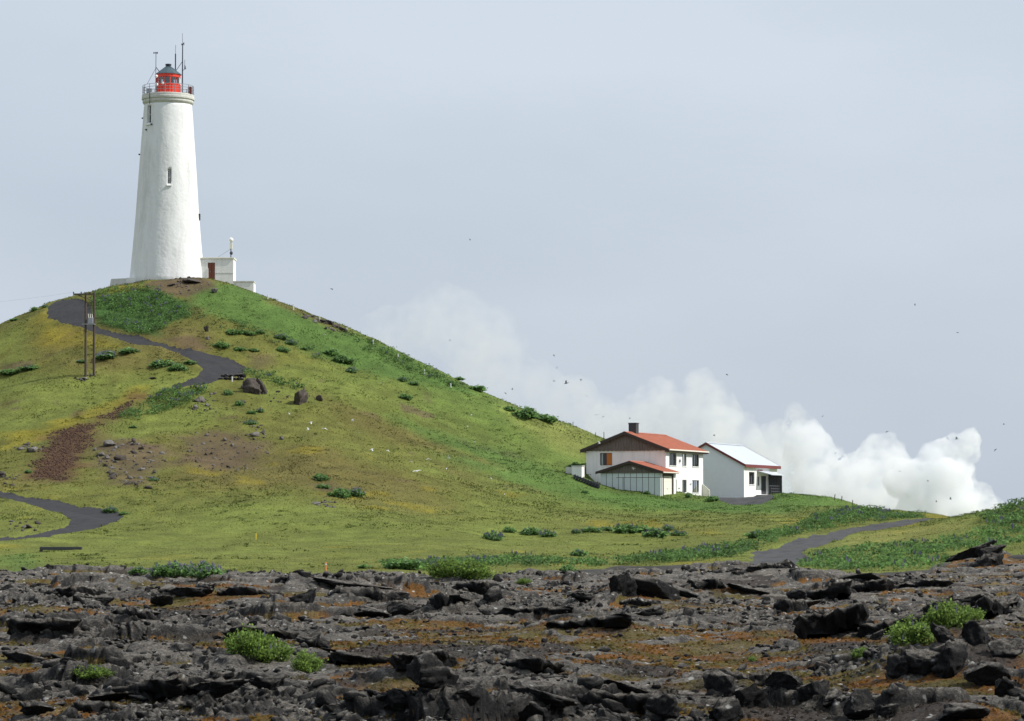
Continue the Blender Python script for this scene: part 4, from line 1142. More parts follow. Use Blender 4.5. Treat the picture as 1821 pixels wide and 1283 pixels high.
# ================================================================== HOUSES
def wall_holes(m, w0, w1, h0, h1, holes, put, t=0.25):
    """wall w0..w1 by h0..h1 with rectangular openings; put(a, b, d) maps (along, up, inward)"""
    xs = sorted({w0, w1, *[h for q in holes for h in q[:2]]}); zs = sorted({h0, h1, *[h for q in holes for h in q[2:4]]})
    def solid(i, j):
        if not (0 <= i < len(xs) - 1 and 0 <= j < len(zs) - 1): return False
        cx, cz = (xs[i] + xs[i + 1]) / 2, (zs[j] + zs[j + 1]) / 2
        return not any(q[0] < cx < q[1] and q[2] < cz < q[3] for q in holes)
    for i in range(len(xs) - 1):
        for j in range(len(zs) - 1):
            if not solid(i, j): continue
            a, b, c, d = xs[i], xs[i + 1], zs[j], zs[j + 1]
            for dep in (0, t):
                m.add([put(a, c, dep), put(b, c, dep), put(b, d, dep), put(a, d, dep)], [(0, 1, 2, 3)])
            for (di, dj, e) in ((-1, 0, ((a, c), (a, d))), (1, 0, ((b, c), (b, d))), (0, -1, ((a, c), (b, c))), (0, 1, ((a, d), (b, d)))):
                if not solid(i + di, j + dj):
                    m.add([put(*e[0], 0), put(*e[1], 0), put(*e[1], t), put(*e[0], t)], [(0, 1, 2, 3)])
def window(parent, put, a, b, c, d, mull=None, curtains=(), dep=0.10):
    w = bpy.data.objects.new('window', None); C.objects.link(w); w.parent = parent; w.empty_display_size = 0.1
    fw = 0.055
    def bx(m, a0, a1, c0, c1, d0, d1):
        vs = [put(x, z, q) for q in (d0, d1) for (x, z) in ((a0, c0), (a1, c0), (a1, c1), (a0, c1))]
        m.add(vs, [(0, 1, 2, 3), (7, 6, 5, 4), (0, 4, 5, 1), (1, 5, 6, 2), (2, 6, 7, 3), (3, 7, 4, 0)])
    m = MB()
    bx(m, a, a + fw, c, d, dep, dep + 0.08); bx(m, b - fw, b, c, d, dep, dep + 0.08)
    bx(m, a + fw, b - fw, c, c + fw, dep, dep + 0.08); bx(m, a + fw, b - fw, d - fw, d, dep, dep + 0.08)
    for q in (mull or ()):
        x = a + (b - a) * q
        bx(m, x - 0.028, x + 0.028, c + fw, d - fw, dep + 0.003, dep + 0.077)
    m.build('frame', M['frame'], w)
    m = MB(); m.add([put(a + fw, c + fw, dep + 0.04), put(b - fw, c + fw, dep + 0.04), put(b - fw, d - fw, dep + 0.04), put(a + fw, d - fw, dep + 0.04)], [(0, 1, 2, 3)])
    m.build('pane', M['glass'], w)
    m = MB(); bx(m, a - 0.05, b + 0.05, c - 0.09, c - 0.003, -0.06, 0.12); m.build('sill', M['white_wall'], w)
    for (q0, q1, mat) in curtains:
        m = MB(); n = 8
        for k in range(n):
            s0, s1 = a + (b - a) * (q0 + (q1 - q0) * k / n), a + (b - a) * (q0 + (q1 - q0) * (k + 1) / n)
            d0, d1 = dep + 0.09 + 0.04 * (k % 2), dep + 0.09 + 0.04 * ((k + 1) % 2)
            m.add([put(s0, c, d0), put(s1, c, d1), put(s1, d, d1), put(s0, d, d0)], [(0, 1, 2, 3)])
        m.build('curtain', M[mat], w)
    m = MB(); m.add([put(a - 0.3, c - 0.3, dep + 0.6), put(b + 0.3, c - 0.3, dep + 0.6), put(b + 0.3, d + 0.3, dep + 0.6), put(a - 0.3, d + 0.3, dep + 0.6)], [(0, 1, 2, 3)])
    m.build('dark_backing', M['dark_in'], w)  # dark sheet standing in for the unlit room behind the glass
def gable_roof(parent, xl, xr, xm, y0, y1, z_eave, z_ridge, over, mat, th_=0.12, rib=0.32):
    """two sheets with standing ribs; returns the sheets"""
    out = []
    for (xe, sgn) in ((xl, -1), (xr, 1)):
        dxy = xe - xm
        sl = (z_eave - z_ridge) / abs(dxy)
        xo = xe + sgn * over; zo = z_ridge + sl * abs(xo - xm)
        m = MB()
        m.add([(xm, y0, z_ridge), (xo, y0, zo), (xo, y1, zo), (xm, y1, z_ridge), (xm, y0, z_ridge + th_), (xo, y0, zo + th_), (xo, y1, zo + th_), (xm, y1, z_ridge + th_)],
              [(0, 1, 2, 3), (7, 6, 5, 4), (0, 4, 5, 1), (1, 5, 6, 2), (2, 6, 7, 3), (3, 7, 4, 0)])
        y = y0 + rib / 2
        while y < y1:
            m.add([(xm, y - 0.035, z_ridge + th_), (xo, y - 0.035, zo + th_), (xo, y + 0.035, zo + th_), (xm, y + 0.035, z_ridge + th_), (xm, y, z_ridge + th_ + 0.035), (xo, y, zo + th_ + 0.035)],
                  [(0, 1, 5, 4), (3, 4, 5, 2), (0, 4, 3), (1, 2, 5)])
            y += rib
        out.append(m.build('roof_sheet', mat, parent))
    m = MB(); m.prism([(xm - 0.22, z_ridge + th_ - 0.03), (xm, z_ridge + th_ + 0.06), (xm + 0.22, z_ridge + th_ - 0.03)], y0 - 0.01, y1 + 0.01); m.build('ridge_cap', mat, out[1])
    return out
def barge(parent, xl, xr, xm, y, z_eave, z_ridge, over, mat, h=0.2, t=0.05):
    for (xe, sgn) in ((xl, -1), (xr, 1)):
        sl = (z_eave - z_ridge) / abs(xe - xm); xo = xe + sgn * (over + 0.02); zo = z_ridge + sl * abs(xo - xm)
        m = MB(); m.prism([(xm, z_ridge - h + 0.08), (xo, zo - h + 0.08), (xo, zo + 0.15), (xm, z_ridge + 0.15)], y - t, y); m.build('barge_board', mat, parent)

# ---- the dwelling house
house = thing('house', 'white two-storey house with red roof and brown boarded gable', 'house', HOUSE_C, HOUSE_RZ)
HW, HL, HE, HR = 8.9, 12.5, 5.02, 6.75
m = MB()
gab = lambda a, z, d: (a, d, z)                    # gable wall faces the viewer
sid = lambda a, z, d: (-d, a, z)                   # long sunny wall
gwin = (-7.35, -5.99, 3.35, 4.66)
ups = [(1.15, 3.55, 3.32, 4.66), (5.45, 6.85, 3.34, 4.66), (8.75, 11.1, 3.34, 4.66)]
los = [(1.15, 3.55, 0.52, 1.86), (5.45, 6.85, 0.52, 1.86), (8.75, 11.1, 0.52, 1.86)]
wall_holes(m, -HW, 0, -1.2, HE, [gwin], gab)
wall_holes(m, 0.25, HL, -1.2, HE + 0.02, ups + los, sid)
m.box(-HW, -HW + 0.25, 0.25, HL, -1.2, HE); m.box(-HW + 0.25, -0.25, HL - 0.25, HL, -1.2, HE)
m.prism([(-HW + 0.003, HE), (-0.003, HE), (-HW / 2, HR - 0.05)], HL - 0.2, HL - 0.003)
m.build('wall', M['white_wall'], house)
m = MB(); m.box(-HW + 0.2, -0.2, 0.2, HL - 0.2, 2.55, 2.65); m.box(-HW + 0.2, -0.2, 0.2, HL - 0.2, HE - 0.12, HE - 0.02); m.build('floor', M['dark_in'], house)
window(house, gab, *gwin, mull=(0.52,), curtains=((0.08, 0.2, 'curtain'),))
m = MB(); m.box(gwin[0] + 0.55 * 1.36, gwin[1] - 0.05, 0.05, 0.095, gwin[2] + 0.05, gwin[3] - 0.04); m.build('window_board', M['curtain_orange'], house)
for q in ups: window(house, sid, *q, mull=((0.42, 0.72) if q[1] - q[0] > 2 else (0.35,)), curtains=((0.26, 0.66, 'curtain'), (0.72, 0.88, 'curtain')) if q[1] - q[0] > 2 else ((0.08, 0.42, 'curtain'),))
for q in los: window(house, sid, *q, mull=((0.36, 0.6) if q[1] - q[0] > 2 else (0.4,)), curtains=((0.4, 0.6, 'curtain'), (0.66, 0.95, 'curtain')) if q[1] - q[0] > 2 else ((0.3, 0.85, 'curtain'),))
# boarded gable: every board real, joined (each about two pixels wide)
m = MB(); bw = 0.15; x = -HW - 0.1; k = 0
while x < 0.08:
    xc = x + bw / 2
    top = HR - 0.06 - (HR - HE - 0.0) * abs(xc + HW / 2) / (HW / 2)
    if top > HE - 0.1:
        off = 0.0 if k % 2 else 0.03
        m.box(x + 0.008, x + bw - 0.008, -0.13 - off, -0.03, HE - 0.12 - 0.02 * (k % 3), top)
    x += bw; k += 1
o = m.build('gable_board', M['wood_dark'], house); tag(o, kind='stuff')
m = MB(); m.prism([(-HW, HE - 0.05), (0, HE - 0.05), (-HW / 2, HR - 0.1)], -0.03, 0.2); m.build('gable_backing', M['wood_dark'], house)
rs = gable_roof(house, -HW, 0.0, -HW / 2, -0.45, HL + 0.35, HE + 0.05, HR, 0.5, M['roof_red'])
barge(house, -HW, 0.0, -HW / 2, -0.452, HE + 0.05, HR, 0.5, M['fascia_dark'], 0.26)
barge(house, -HW, 0.0, -HW / 2, HL + 0.40, HE + 0.05, HR, 0.5, M['fascia'], 0.2)
m = MB(); m.box(0.02, 0.42, -0.4, HL + 0.3, HE - 0.30, HE - 0.06); m.build('eaves_soffit', M['wood_dark'], house)
m = MB(); m.box(0.505, 0.60, -0.42, HL + 0.36, HE - 0.13, HE + 0.0); m.build('gutter', M['cream'], house)
m = MB(); m.box(-HW - 0.42, -HW - 0.02, -0.4, HL + 0.3, HE - 0.30, HE - 0.06); m.build('eaves_soffit', M['wood_dark'], house)
m = MB(); m.box(-HW / 2 - 0.40, -HW / 2 + 0.45, 2.0, 2.85, HR - 0.4, HR + 1.05); ch = m.build('chimney', M['slate'], house, bevel=0.02)
m = MB(); m.box(-HW / 2 - 0.44, -HW / 2 + 0.49, 1.96, 2.89, HR + 1.05, HR + 1.14); m.build('chimney_cap', M['dark_in'], ch)
m = MB(); m.box(0.0, 0.16, 4.35, 4.5, 3.7, 4.0); m.build('wall_lamp', M['steel'], house)
m = MB(); m.box(0.0, 0.12, 8.0, 8.35, 1.42, 1.47); m.build('wall_bracket', M['dark_metal'], house)
m = MB(); m.box(0.0, 0.10, 4.1, 4.6, 0.95, 0.99); m.build('wall_bracket', M['steel'], house)
m = MB(); m.prism([(0.02, -0.6), (0.85, -0.6), (0.85, 0.72), (0.10, 1.42), (0.02, 1.42)], HL - 0.35, HL - 0.25); m.build('stair_parapet', M['cream'], house)
m = MB(); m.tube((0.02, HL - 0.42, 1.52), (0.88, HL - 0.42, 0.78), 0.04, n=6); m.tube((0.88, HL - 0.42, 0.78), (0.88, HL - 0.42, -0.6), 0.04, n=6); m.build('stair_rail', M['white_paint'], house)

# ---- the garage in front of it
gar = thing('garage', 'low garage with red gable roof and pale panelled wall in front of the house', 'garage', HOUSE_C, HOUSE_RZ)
ax0, ax1, ay0, ay1, az0, az1, azr = -5.45, 1.15, -5.0, -0.02, -0.6, 2.55, 3.55
asid = lambda a, z, d: (ax1 - d, a, z)
gdoor = (-4.2, -1.05, az0, 2.26)
m = MB(); wall_holes(m, ay0 + 0.06, ay1 - 0.2, az0, az1, [gdoor], asid, 0.2)
m.box(ax0, ax0 + 0.2, ay0 + 0.06, ay1 - 0.2, az0, az1); m.box(ax0 + 0.2, ax1 - 0.2, ay0 + 0.06, ay0 + 0.2, az0, az1); m.box(ax0, ax1, ay1 - 0.2, ay1 - 0.05, az0, az1)
m.build('wall', M['white_wall'], gar)
npan = 10; pw = (ax1 - ax0 + 0.04) / npan
m = MB(); m.box(ax0 + 0.01, ax1 - 0.01, ay0 + 0.035, ay0 + 0.058, az0, az1); m.build('seam', M['slate'], gar)
for k in range(npan):
    m = MB(); a = ax0 - 0.02 + k * pw
    m.box(a + 0.028, a + pw - 0.028, ay0, ay0 + 0.034, az0, az1 - 0.02); m.build('panel', M['grey_wall'], gar)
m = MB(); m.box(ax1 - 0.14, ax1 - 0.08, gdoor[0] + 0.1, gdoor[1] - 0.1, az0, gdoor[3] - 0.1); gd = m.build('garage_door', M['cream'], gar)
m = MB(); m.box(ax1 - 0.08, ax1 - 0.02, -2.7, -2.5, 0.8, 0.85); m.build('handle', M['steel'], gd)
for k in range(1, 4):
    m = MB(); m.box(ax1 - 0.085, ax1 - 0.076, gdoor[0] + 0.1, gdoor[1] - 0.1, az0 + k * 0.72 - 0.012, az0 + k * 0.72 + 0.012); m.build('groove', M['concrete'], gd)
m = MB(); m.box(ax1 - 0.1, ax1 + 0.04, gdoor[0] - 0.14, gdoor[0] + 0.1, az0, gdoor[3]).box(ax1 - 0.1, ax1 + 0.04, gdoor[1] - 0.1, gdoor[1] + 0.14, az0, gdoor[3]).box(ax1 - 0.1, ax1 + 0.045, gdoor[0] - 0.14, gdoor[1] + 0.14, gdoor[3] - 0.12, gdoor[3] + 0.12)
m.build('door_frame', M['pole_wood'], gar)
m = MB(); x = ax0 - 0.1; k = 0; axm = (ax0 + ax1) / 2
while x < ax1 + 0.08:
    xc = x + bw / 2; top = azr - 0.05 - (azr - az1) * abs(xc - axm) / ((ax1 - ax0) / 2)
    if top > az1 - 0.1: m.box(x + 0.008, x + bw - 0.008, ay0 - 0.08 - (0.0 if k % 2 else 0.03), ay0 - 0.005, az1 - 0.12, top)
    x += bw; k += 1
o = m.build('gable_board', M['wood_dark'], gar); tag(o, kind='stuff')
m = MB(); m.prism([(ax0, az1 - 0.02), (ax1, az1 - 0.02), (axm, azr - 0.08)], ay0, ay0 + 0.2); m.build('gable_backing', M['wood_dark'], gar)
gable_roof(gar, ax0, ax1, axm, ay0 - 0.35, ay1 - 0.02, az1 + 0.02, azr, 0.4, M['roof_red'])
barge(gar, ax0, ax1, axm, ay0 - 0.352, az1 + 0.02, azr, 0.4, M['fascia_dark'], 0.2)
m = MB(); m.box(ax1 + 0.405, ax1 + 0.47, ay0 - 0.33, ay1 - 0.05, az1 - 0.10, az1 + 0.0); m.build('gutter', M['cream'], gar)
m = MB(); m.box(ax1 + 0.02, ax1 + 0.36, ay0 - 0.3, ay1 - 0.05, az1 - 0.14, az1 - 0.04); m.build('eaves_soffit', M['wood_dark'], gar)

# ---- pipe frame in front of the garage
fr = thing('pipe_frame', 'thin rusty pipe frame standing on the grass in front of the garage', 'frame', HOUSE_C, HOUSE_RZ)
for xx in (-2.45, 1.75):
    pw_ = HOUSE_C[:2] + rotz((xx, -6.4), HOUSE_RZ)
    zz = float(ground_z(pw_[0], pw_[1])) - HOUSE_C[2]
    m = MB(); m.tube((xx, -6.4, zz - 0.3), (xx, -6.4, 1.95), 0.035, n=6); m.build('post', M['fascia_dark'], fr)
m = MB(); m.tube((-3.2, -6.4, 1.95), (2.6, -6.4, 1.95), 0.03, n=6); m.build('crossbar', M['fascia_dark'], fr)

# ---- box and retaining wall left of the house
pb = GG(1028, 847.5)
bx_o = thing('white_tank', 'small white concrete tank left of the house gable', 'tank', (pb[0], pb[1], pb[2] + 0.3), math.radians(-15))
m = MB(); m.box(-0.55, 0.55, -0.6, 0.6, -0.9, 0.68); m.build('body', M['white_wall'], bx_o, bevel=0.03)
m = MB(); m.box(-0.6, 0.6, -0.65, 0.65, 0.68, 0.76); m.build('lid', M['concrete'], bx_o)
m = MB(); m.box(-1.25, -0.552, -0.3, 0.55, -0.9, 0.62); m.build('side_wall', M['concrete'], bx_o)
rw_o = thing('retaining_wall', 'dark stone retaining wall between the tank and the garage', 'wall', HOUSE_C, HOUSE_RZ)
rw_o.location = (0, 0, 0); rw_o.rotation_euler = (0, 0, 0)
ra_, rb_ = GG(1018, 851), GG(1065, 870)
rw_o.location = ra_
for k in range(10):
    for j in range(2):
        t_ = (k + (0.4 if j % 2 else 0)) / 10; q_ = (rb_ - ra_) * t_
        m = MB(); m.box(q_[0], q_[0] + 0.27, q_[1] - 0.2 + 0.03 * ((k + j) % 3), q_[1] + 0.3, q_[2] - 0.3 + j * 0.34, q_[2] + 0.03 + j * 0.34 + 0.12 * t_); m.build('stone', M['slate'], rw_o, bevel=0.04)

# ---- the white shed
shed = thing('shed', 'white shed with pale metal roof and dark porch, right of the house', 'shed', SHED_C, HOUSE_RZ)
SW, SL, SE, SR = 8.6, 12.8, 3.78, 6.12
swin = (2.0, 4.05, 1.6, 2.98); sdoor = (6.6, 8.8, 0.5, 2.6); swin2 = (5.25, 5.95, 1.5, 2.5)
m = MB(); wall_holes(m, -SW, 0, -1.0, SE, [], gab); wall_holes(m, 0.25, SL, -1.0, SE + 0.02, [swin, sdoor, swin2], sid)
m.box(-SW, -SW + 0.25, 0.25, SL, -1.0, SE); m.box(-SW + 0.25, -0.25, SL - 0.25, SL, -1.0, SE)
for y in (0.0, SL - 0.25):
    m.prism([(-SW + 0.003, SE), (-0.003, SE), (-SW / 2, SR - 0.03)], y + 0.003, y + 0.247)
m.build('wall', M['white_wall'], shed)
# horizontal weatherboards on the gable end
zz = -0.5; 
while zz < SR - 0.25:
    z1_ = zz + 0.28; half = SW / 2 if z1_ < SE else (SW / 2) * (SR - 0.05 - z1_) / (SR - SE)
    if half > 0.2:
        m = MB(); m.add([(-SW / 2 - half, -0.02, zz), (-SW / 2 + half, -0.02, zz), (-SW / 2 + half, -0.005, z1_ - 0.004), (-SW / 2 - half, -0.005, z1_ - 0.004),
                         (-SW / 2 - half, 0.0, zz), (-SW / 2 + half, 0.0, zz)], [(0, 1, 2, 3), (0, 4, 5, 1)])
        m.build('weatherboard', M['clad'], shed)
    zz = z1_
m = MB(); m.box(-0.02, 0.06, -0.05, 0.06, -1, SE + 0.02); m.build('corner_board', M['white_wall'], shed)
window(shed, sid, *swin, mull=(0.5,), curtains=()); window(shed, sid, *swin2, mull=())
m = MB(); m.box(-0.18, -0.12, sdoor[0], sdoor[1], sdoor[2], sdoor[3]); sd_ = m.build('door', M['slate'], shed)
m = MB(); m.box(-0.12, -0.06, sdoor[0] + 0.1, sdoor[0] + 0.16, 1.45, 1.6); m.build('handle', M['steel'], sd_)
gable_roof(shed, -SW, 0.0, -SW / 2, -0.25, SL + 0.4, SE + 0.03, SR, 0.28, M['roof_white'], 0.1, 0.4)
barge(shed, -SW, 0.0, -SW / 2, -0.252, SE + 0.03, SR, 0.28, M['fascia'], 0.2)
barge(shed, -SW, 0.0, -SW / 2, SL + 0.45, SE + 0.03, SR, 0.28, M['fascia'], 0.2)
m = MB(); m.box(0.285, 0.35, -0.28, SL + 0.42, SE - 0.32, SE + 0.02); m.build('fascia', M['fascia'], shed)
m = MB(); m.box(0.02, 0.27, -0.2, SL + 0.35, SE - 0.30, SE - 0.18); m.build('eaves_soffit', M['white_wall'], shed)
m = MB(); m.box(0.01, 0.06, 5.2, 7.0, 3.16, 3.28); m.build('lintel', M['fascia'], shed)
# porch
m = MB(); m.add([(0.0, 5.0, 3.10), (1.7, 5.0, 2.66), (1.7, 9.6, 2.66), (0.0, 9.6, 3.10), (0.0, 5.0, 3.16), (1.7, 5.0, 2.74), (1.7, 9.6, 2.74), (0.0, 9.6, 3.16)], [(0, 1, 2, 3), (7, 6, 5, 4), (0, 4, 5, 1), (1, 5, 6, 2), (2, 6, 7, 3), (3, 7, 4, 0)])
m.build('porch_roof', M['roof_white'], shed)
for k in range(6):
    m = MB(); a = 0.02 + k * 0.27; m.prism([(a, 0.45), (a + 0.255, 0.45), (a + 0.255, 3.08 - 0.267 * (a + 0.255)), (a, 3.08 - 0.267 * a)], 9.3, 9.36); m.build('porch_plank', M['slate'], shed)
m = MB(); m.box(0.02, 1.6, 5.05, 9.4, -0.8, 0.44); m.build('porch_floor', M['white_wall'], shed)
for k in range(4):
    m = MB(); m.box(0.1, 1.35, 2.3 + k * 0.68, 2.3 + (k + 1) * 0.68 - 0.002, -0.8, -0.02 + 0.11 * (k + 1)); m.build('step', M['slate'], shed)
for y in (5.1, 5.95, 6.8, 7.6, 8.4):
    m = MB(); m.box(1.30, 1.38, y, y + 0.08, 0.44, 1.45); m.build('railing_post', M['slate'], shed)
for z in (0.8, 1.1, 1.42):
    m = MB(); m.box(1.31, 1.37, 5.182, 9.28, z, z + 0.09) if z > 1.2 else m.box(1.315, 1.365, 5.96 + 0.08, 9.28, z, z + 0.09)
    m.build('railing_rail', M['slate'], shed)

# ================================================================== POLES, POSTS, SMALL THINGS
pb = GG(152, 671)
pm = pb[1] / F_PX
pole = thing('power_pole', 'twin wooden power pole with crossarm and transformer on the left slope', 'power pole', pb)
for k, (uu, vb, vt) in enumerate(((151.5, 671, 521), (165.3, 668, 521))):
    x = (uu - 152) * pm; y = 0.0 if k == 0 else 0.35
    m = MB(); m.tube((x + 0.05, y, -0.8), (x - (0.03 if k == 0 else -0.02), y, (671 - vt) * pm), 0.14, 0.105, 10); m.build('pole', M['pole_wood'], pole)
pz = lambda v: (671 - v) * pm
m = MB(); m.box((129.5 - 152) * pm, (167.5 - 152) * pm, -0.26, -0.14, pz(525.5), pz(523)); m.build('crossarm', M['pole_wood'], pole)
m = MB(); m.tube((-0.95, -0.2, pz(525)), (-0.1, -0.2, pz(531)), 0.05, n=6); m.tube((-0.02, 0.1, pz(545)), (13.3 * pm, 0.3, pz(536)), 0.045, n=6); m.tube((-0.02, 0.1, pz(530)), (13.3 * pm, 0.3, pz(538)), 0.045, n=6); m.build('brace', M['pole_wood'], pole)
m = MB(); m.box(-0.35, 0.95, -0.3, 0.5, pz(578.5), pz(577)); m.build('platform', M['steel'], pole)
m = MB(); m.box(0.25, 0.78, -0.25, 0.35, pz(577), pz(566)); tf_ = m.build('transformer', M['steel'], pole, bevel=0.04)
for x in (0.3, 0.5, 0.7):
    m = MB(); m.tube((x, 0, pz(566)), (x - 0.06, 0, pz(559)), 0.05, 0.03, 6); m.build('insulator', M['cream'], tf_)
for x in ((130 - 152) * pm, -0.5, 0.45, (167 - 152) * pm):
    m = MB(); m.lathe([(0.03, pz(523)), (0.09, pz(522.4)), (0.05, pz(521.4)), (0.09, pz(520.8)), (0.03, pz(519.8))], 8, x, -0.2); m.build('insulator', M['dark_metal'], pole)
wire = thing('power_line', 'thin power wire running off left from the twin pole', 'wire', pb)
m = MB(); x0_, x1_ = (130 - 152) * pm, -40.0
for k in range(16):
    t0_, t1_ = k / 16, (k + 1) / 16
    f_ = lambda t: (x0_ + (x1_ - x0_) * t, -0.2 + 6 * t, pz(520.5) - 1.6 * 4 * t * (1 - t) + 0.6 * t)
    m.tube(f_(t0_), f_(t1_), 0.005, n=4)
m.build('strand', M['steel'], wire)

def simple_post(name, u, v, hpx, wid, mat, label, cat, group=None, lean=(0, 0), cap=None, rnd=False):
    p = GG(u, v); s = p[1] / F_PX
    t = thing(name, label, cat, p, random.uniform(-0.3, 0.3), group)
    t.rotation_euler = (lean[0], lean[1], 0)
    h = hpx * s
    m = MB()
    if rnd: m.tube((0, 0, -0.3), (0, 0, h), wid / 2, wid / 2 * 0.85, 7)
    else: m.box(-wid / 2, wid / 2, -wid / 2, wid / 2, -0.3, h)
    m.build('post', mat, t, bevel=0 if rnd else wid * 0.12)
    if cap:
        m = MB(); m.box(-wid * 0.56, wid * 0.56, -wid * 0.56, wid * 0.56, h * 0.72, h * 0.86); m.build('reflector', cap, t)
    return t
names = ['highest white marker post on the ridge, just below the lighthouse terrace', 'second white marker post down the ridge from the lighthouse', 'third white marker post down the ridge, by the dark crest rocks', 'fourth white marker post down the ridge, at the last crest rock',
         'fifth white marker post down the ridge, on the bright green slope', 'sixth white marker post down the ridge in dark green growth', 'seventh white marker post down the ridge, leaning left', 'lowest white marker post on the green slope']
for (u, v, h), nm in zip([(476.5, 534, 10), (522, 552, 11), (569, 572, 10), (617, 591, 8), (664, 615, 10), (708, 641, 10), (755, 668, 10), (802, 690, 8)], names):
    simple_post('marker_post', u, v, h, 0.12, M['white_paint'], nm, 'post', 'white marker posts down the ridge', lean=(0, random.uniform(-0.12, 0.02)))
simple_post('marker_post', 413, 680, 9, 0.13, M['white_paint'], 'short white post in front of the stone culvert at the path bend', 'post')
simple_post('marker_post', 455, 960, 11, 0.10, M['yellow_paint'], 'thin yellow post standing in the meadow', 'post')
simple_post('marker_post', 579.5, 1018, 17, 0.10, M['orange_paint'], 'orange and white post at the edge of the lava', 'post', cap=M['white_paint'])
for (u, v, h), nm in zip([(1019, 757, 7), (1074, 783, 14), (1059, 778, 8)], ['short dark fence post on the ridge left of the house', 'tall thin dark fence post beside the house gable', 'dark fence post on the grassy ridge between two others']):
    simple_post('fence_post', u, v, h, 0.09, M['pole_wood'], nm, 'fence post', 'fence posts above the house', rnd=True)
for (u, v, h, l), nm in zip([(1484, 890, 11, 0.1), (1497, 892, 9, 0.03), (1516, 899, 8, 0.05)], ['left leaning fence post of three on the mound right of the shed', 'middle fence post of three on the mound right of the shed', 'right fence post of three on the mound right of the shed']):
    simple_post('fence_post', u, v, h, 0.10, M['pole_wood'], nm, 'fence post', 'fence posts on the mound', lean=(0, l), rnd=True)
# timber sleeper lying in the meadow
p = GG(109, 979); s = p[1] / F_PX
lg = thing('timber_beam', 'long dark timber beam lying on posts in the meadow, lower left', 'beam', p, math.radians(-2))
m = MB(); m.box(-38 * s, 37 * s, -0.15, 0.15, 0.02, 0.24); m.build('beam', M['slate'], lg, bevel=0.02)
for x in (-36 * s, 0, 35 * s):
    m = MB(); m.box(x - 0.1, x + 0.1, -0.12, 0.12, -0.3, 0.02); m.build('block', M['slate'], lg)
# stone culvert at the bend
p = GG(412, 676); s = p[1] / F_PX
cv = thing('stone_culvert', 'dark stone culvert wall at the bend of the upper path', 'wall', p, math.radians(8))
k = 0
for row in range(2):
    for i in range(6):
        o = link('stone', ROCKS[(i * 3 + row) % 10], None, cv)
        o.location = ((-18 + i * 7.4 + row * 3) * s, 0.25 * row, 0.12 + row * 0.36); o.scale = (0.34, 0.32, 0.30); o.rotation_euler = (0.2 * i, 0.3 * row, 1.3 * i)
# boulders on the hill: foot pixel, width px, height px, mesh, label
HILL_ROCKS = [
    (447, 700, 36, 26, 15, 'large dark split boulder below the path bend, left of the pair', 'hill_boulder'), (463, 702, 22, 34, 11, 'dark boulder leaning against the large split boulder', 'hill_boulder'), (433, 694, 16, 14, 5, 'small grey rock at the left foot of the split boulder', 'hill_boulder'),
    (531, 721, 46, 34, 11, 'rounded dark boulder standing alone on the olive slope', 'hill_boulder'), (566, 713, 20, 12, 6, 'small dark rock right of the rounded boulder', 'hill_boulder'), (380, 524, 15, 14, 12, 'grey rock high on the green slope below the annex', 'hill_boulder'),
    (367, 591, 13, 13, 10, 'dark stone cairn above the upper path', 'hill_boulder'), (370, 606, 10, 9, 1, 'small pale stone below the cairn', 'hill_boulder'), (338, 505, 40, 14, 13, 'brown rock outcrop right in front of the lighthouse foot', 'hill_boulder'), (306, 510, 22, 9, 12, 'low brown rock left of the outcrop at the lighthouse foot', 'hill_boulder'),
    (352, 716, 24, 12, 2, 'pale lichen-covered stones in the lupins below the path', 'hill_boulder'), (348, 728, 14, 8, 3, 'small pale stone under the lichen-covered stones', 'hill_boulder'), (455, 778, 24, 14, 4, 'pale grey stone heap right of the bare brown patch', 'hill_boulder'), (432, 718, 14, 8, 7, 'small brown stone under the split boulder', 'hill_boulder'),
    (610, 590, 18, 9, 11, 'lowest dark crest rock on the skyline', 'hill_boulder'), (580, 576, 26, 9, 14, 'dark crest rock on the skyline beside the third marker post', 'hill_boulder'), (555, 565, 20, 6, 12, 'flat brown crest rock near the second marker post', 'hill_boulder'), (596, 583, 14, 8, 13, 'middle dark crest rock on the skyline', 'hill_boulder'),
    (150, 677, 22, 8, 8, 'dark and pale stones at the foot of the twin pole', 'hill_boulder'), (55, 804, 26, 13, 9, 'grey stone left of the red soil', 'hill_boulder'), (195, 795, 26, 13, 2, 'grey rock at the top of the stony outcrop', 'hill_boulder'), (178, 812, 22, 12, 5, 'grey rock on the left of the stony outcrop', 'hill_boulder'),
    (212, 820, 26, 10, 3, 'low dark rock in the middle of the stony outcrop', 'hill_boulder'), (250, 838, 22, 9, 4, 'low grey rock right in the stony outcrop', 'hill_boulder'), (228, 862, 28, 8, 6, 'flat dark rock at the foot of the stony outcrop', 'hill_boulder'), (262, 870, 18, 7, 7, 'small flat rock lowest in the stony outcrop', 'hill_boulder'),
    (4, 850, 22, 16, 8, 'dark rock at the left edge above the lower path', 'hill_boulder'), (52, 940, 18, 8, 9, 'dark stone inside the bend of the lower path', 'hill_boulder'), (270, 676, 20, 6, 1, 'flat stone in the grass left of the path bend', 'hill_boulder'), (500, 783, 10, 7, 2, 'small pale stone right of the grey stone heap', 'hill_boulder'),
    (400, 786, 12, 6, 3, 'small pale stone inside the bare brown patch', 'hill_boulder'), (440, 806, 10, 5, 4, 'little pale stone low in the bare brown patch', 'hill_boulder'), (560, 897, 22, 6, 5, 'row of low pale stones under the lone lupin clumps', 'hill_boulder')]
M['grey_stone'] = plain('lichen_grey_stone', (0.12, 0.11, 0.10), 0.9, var=0.5, scale=5, bump=0.8, bscale=8, stain=(0.34, 0.32, 0.29), stain_amt=0.8)
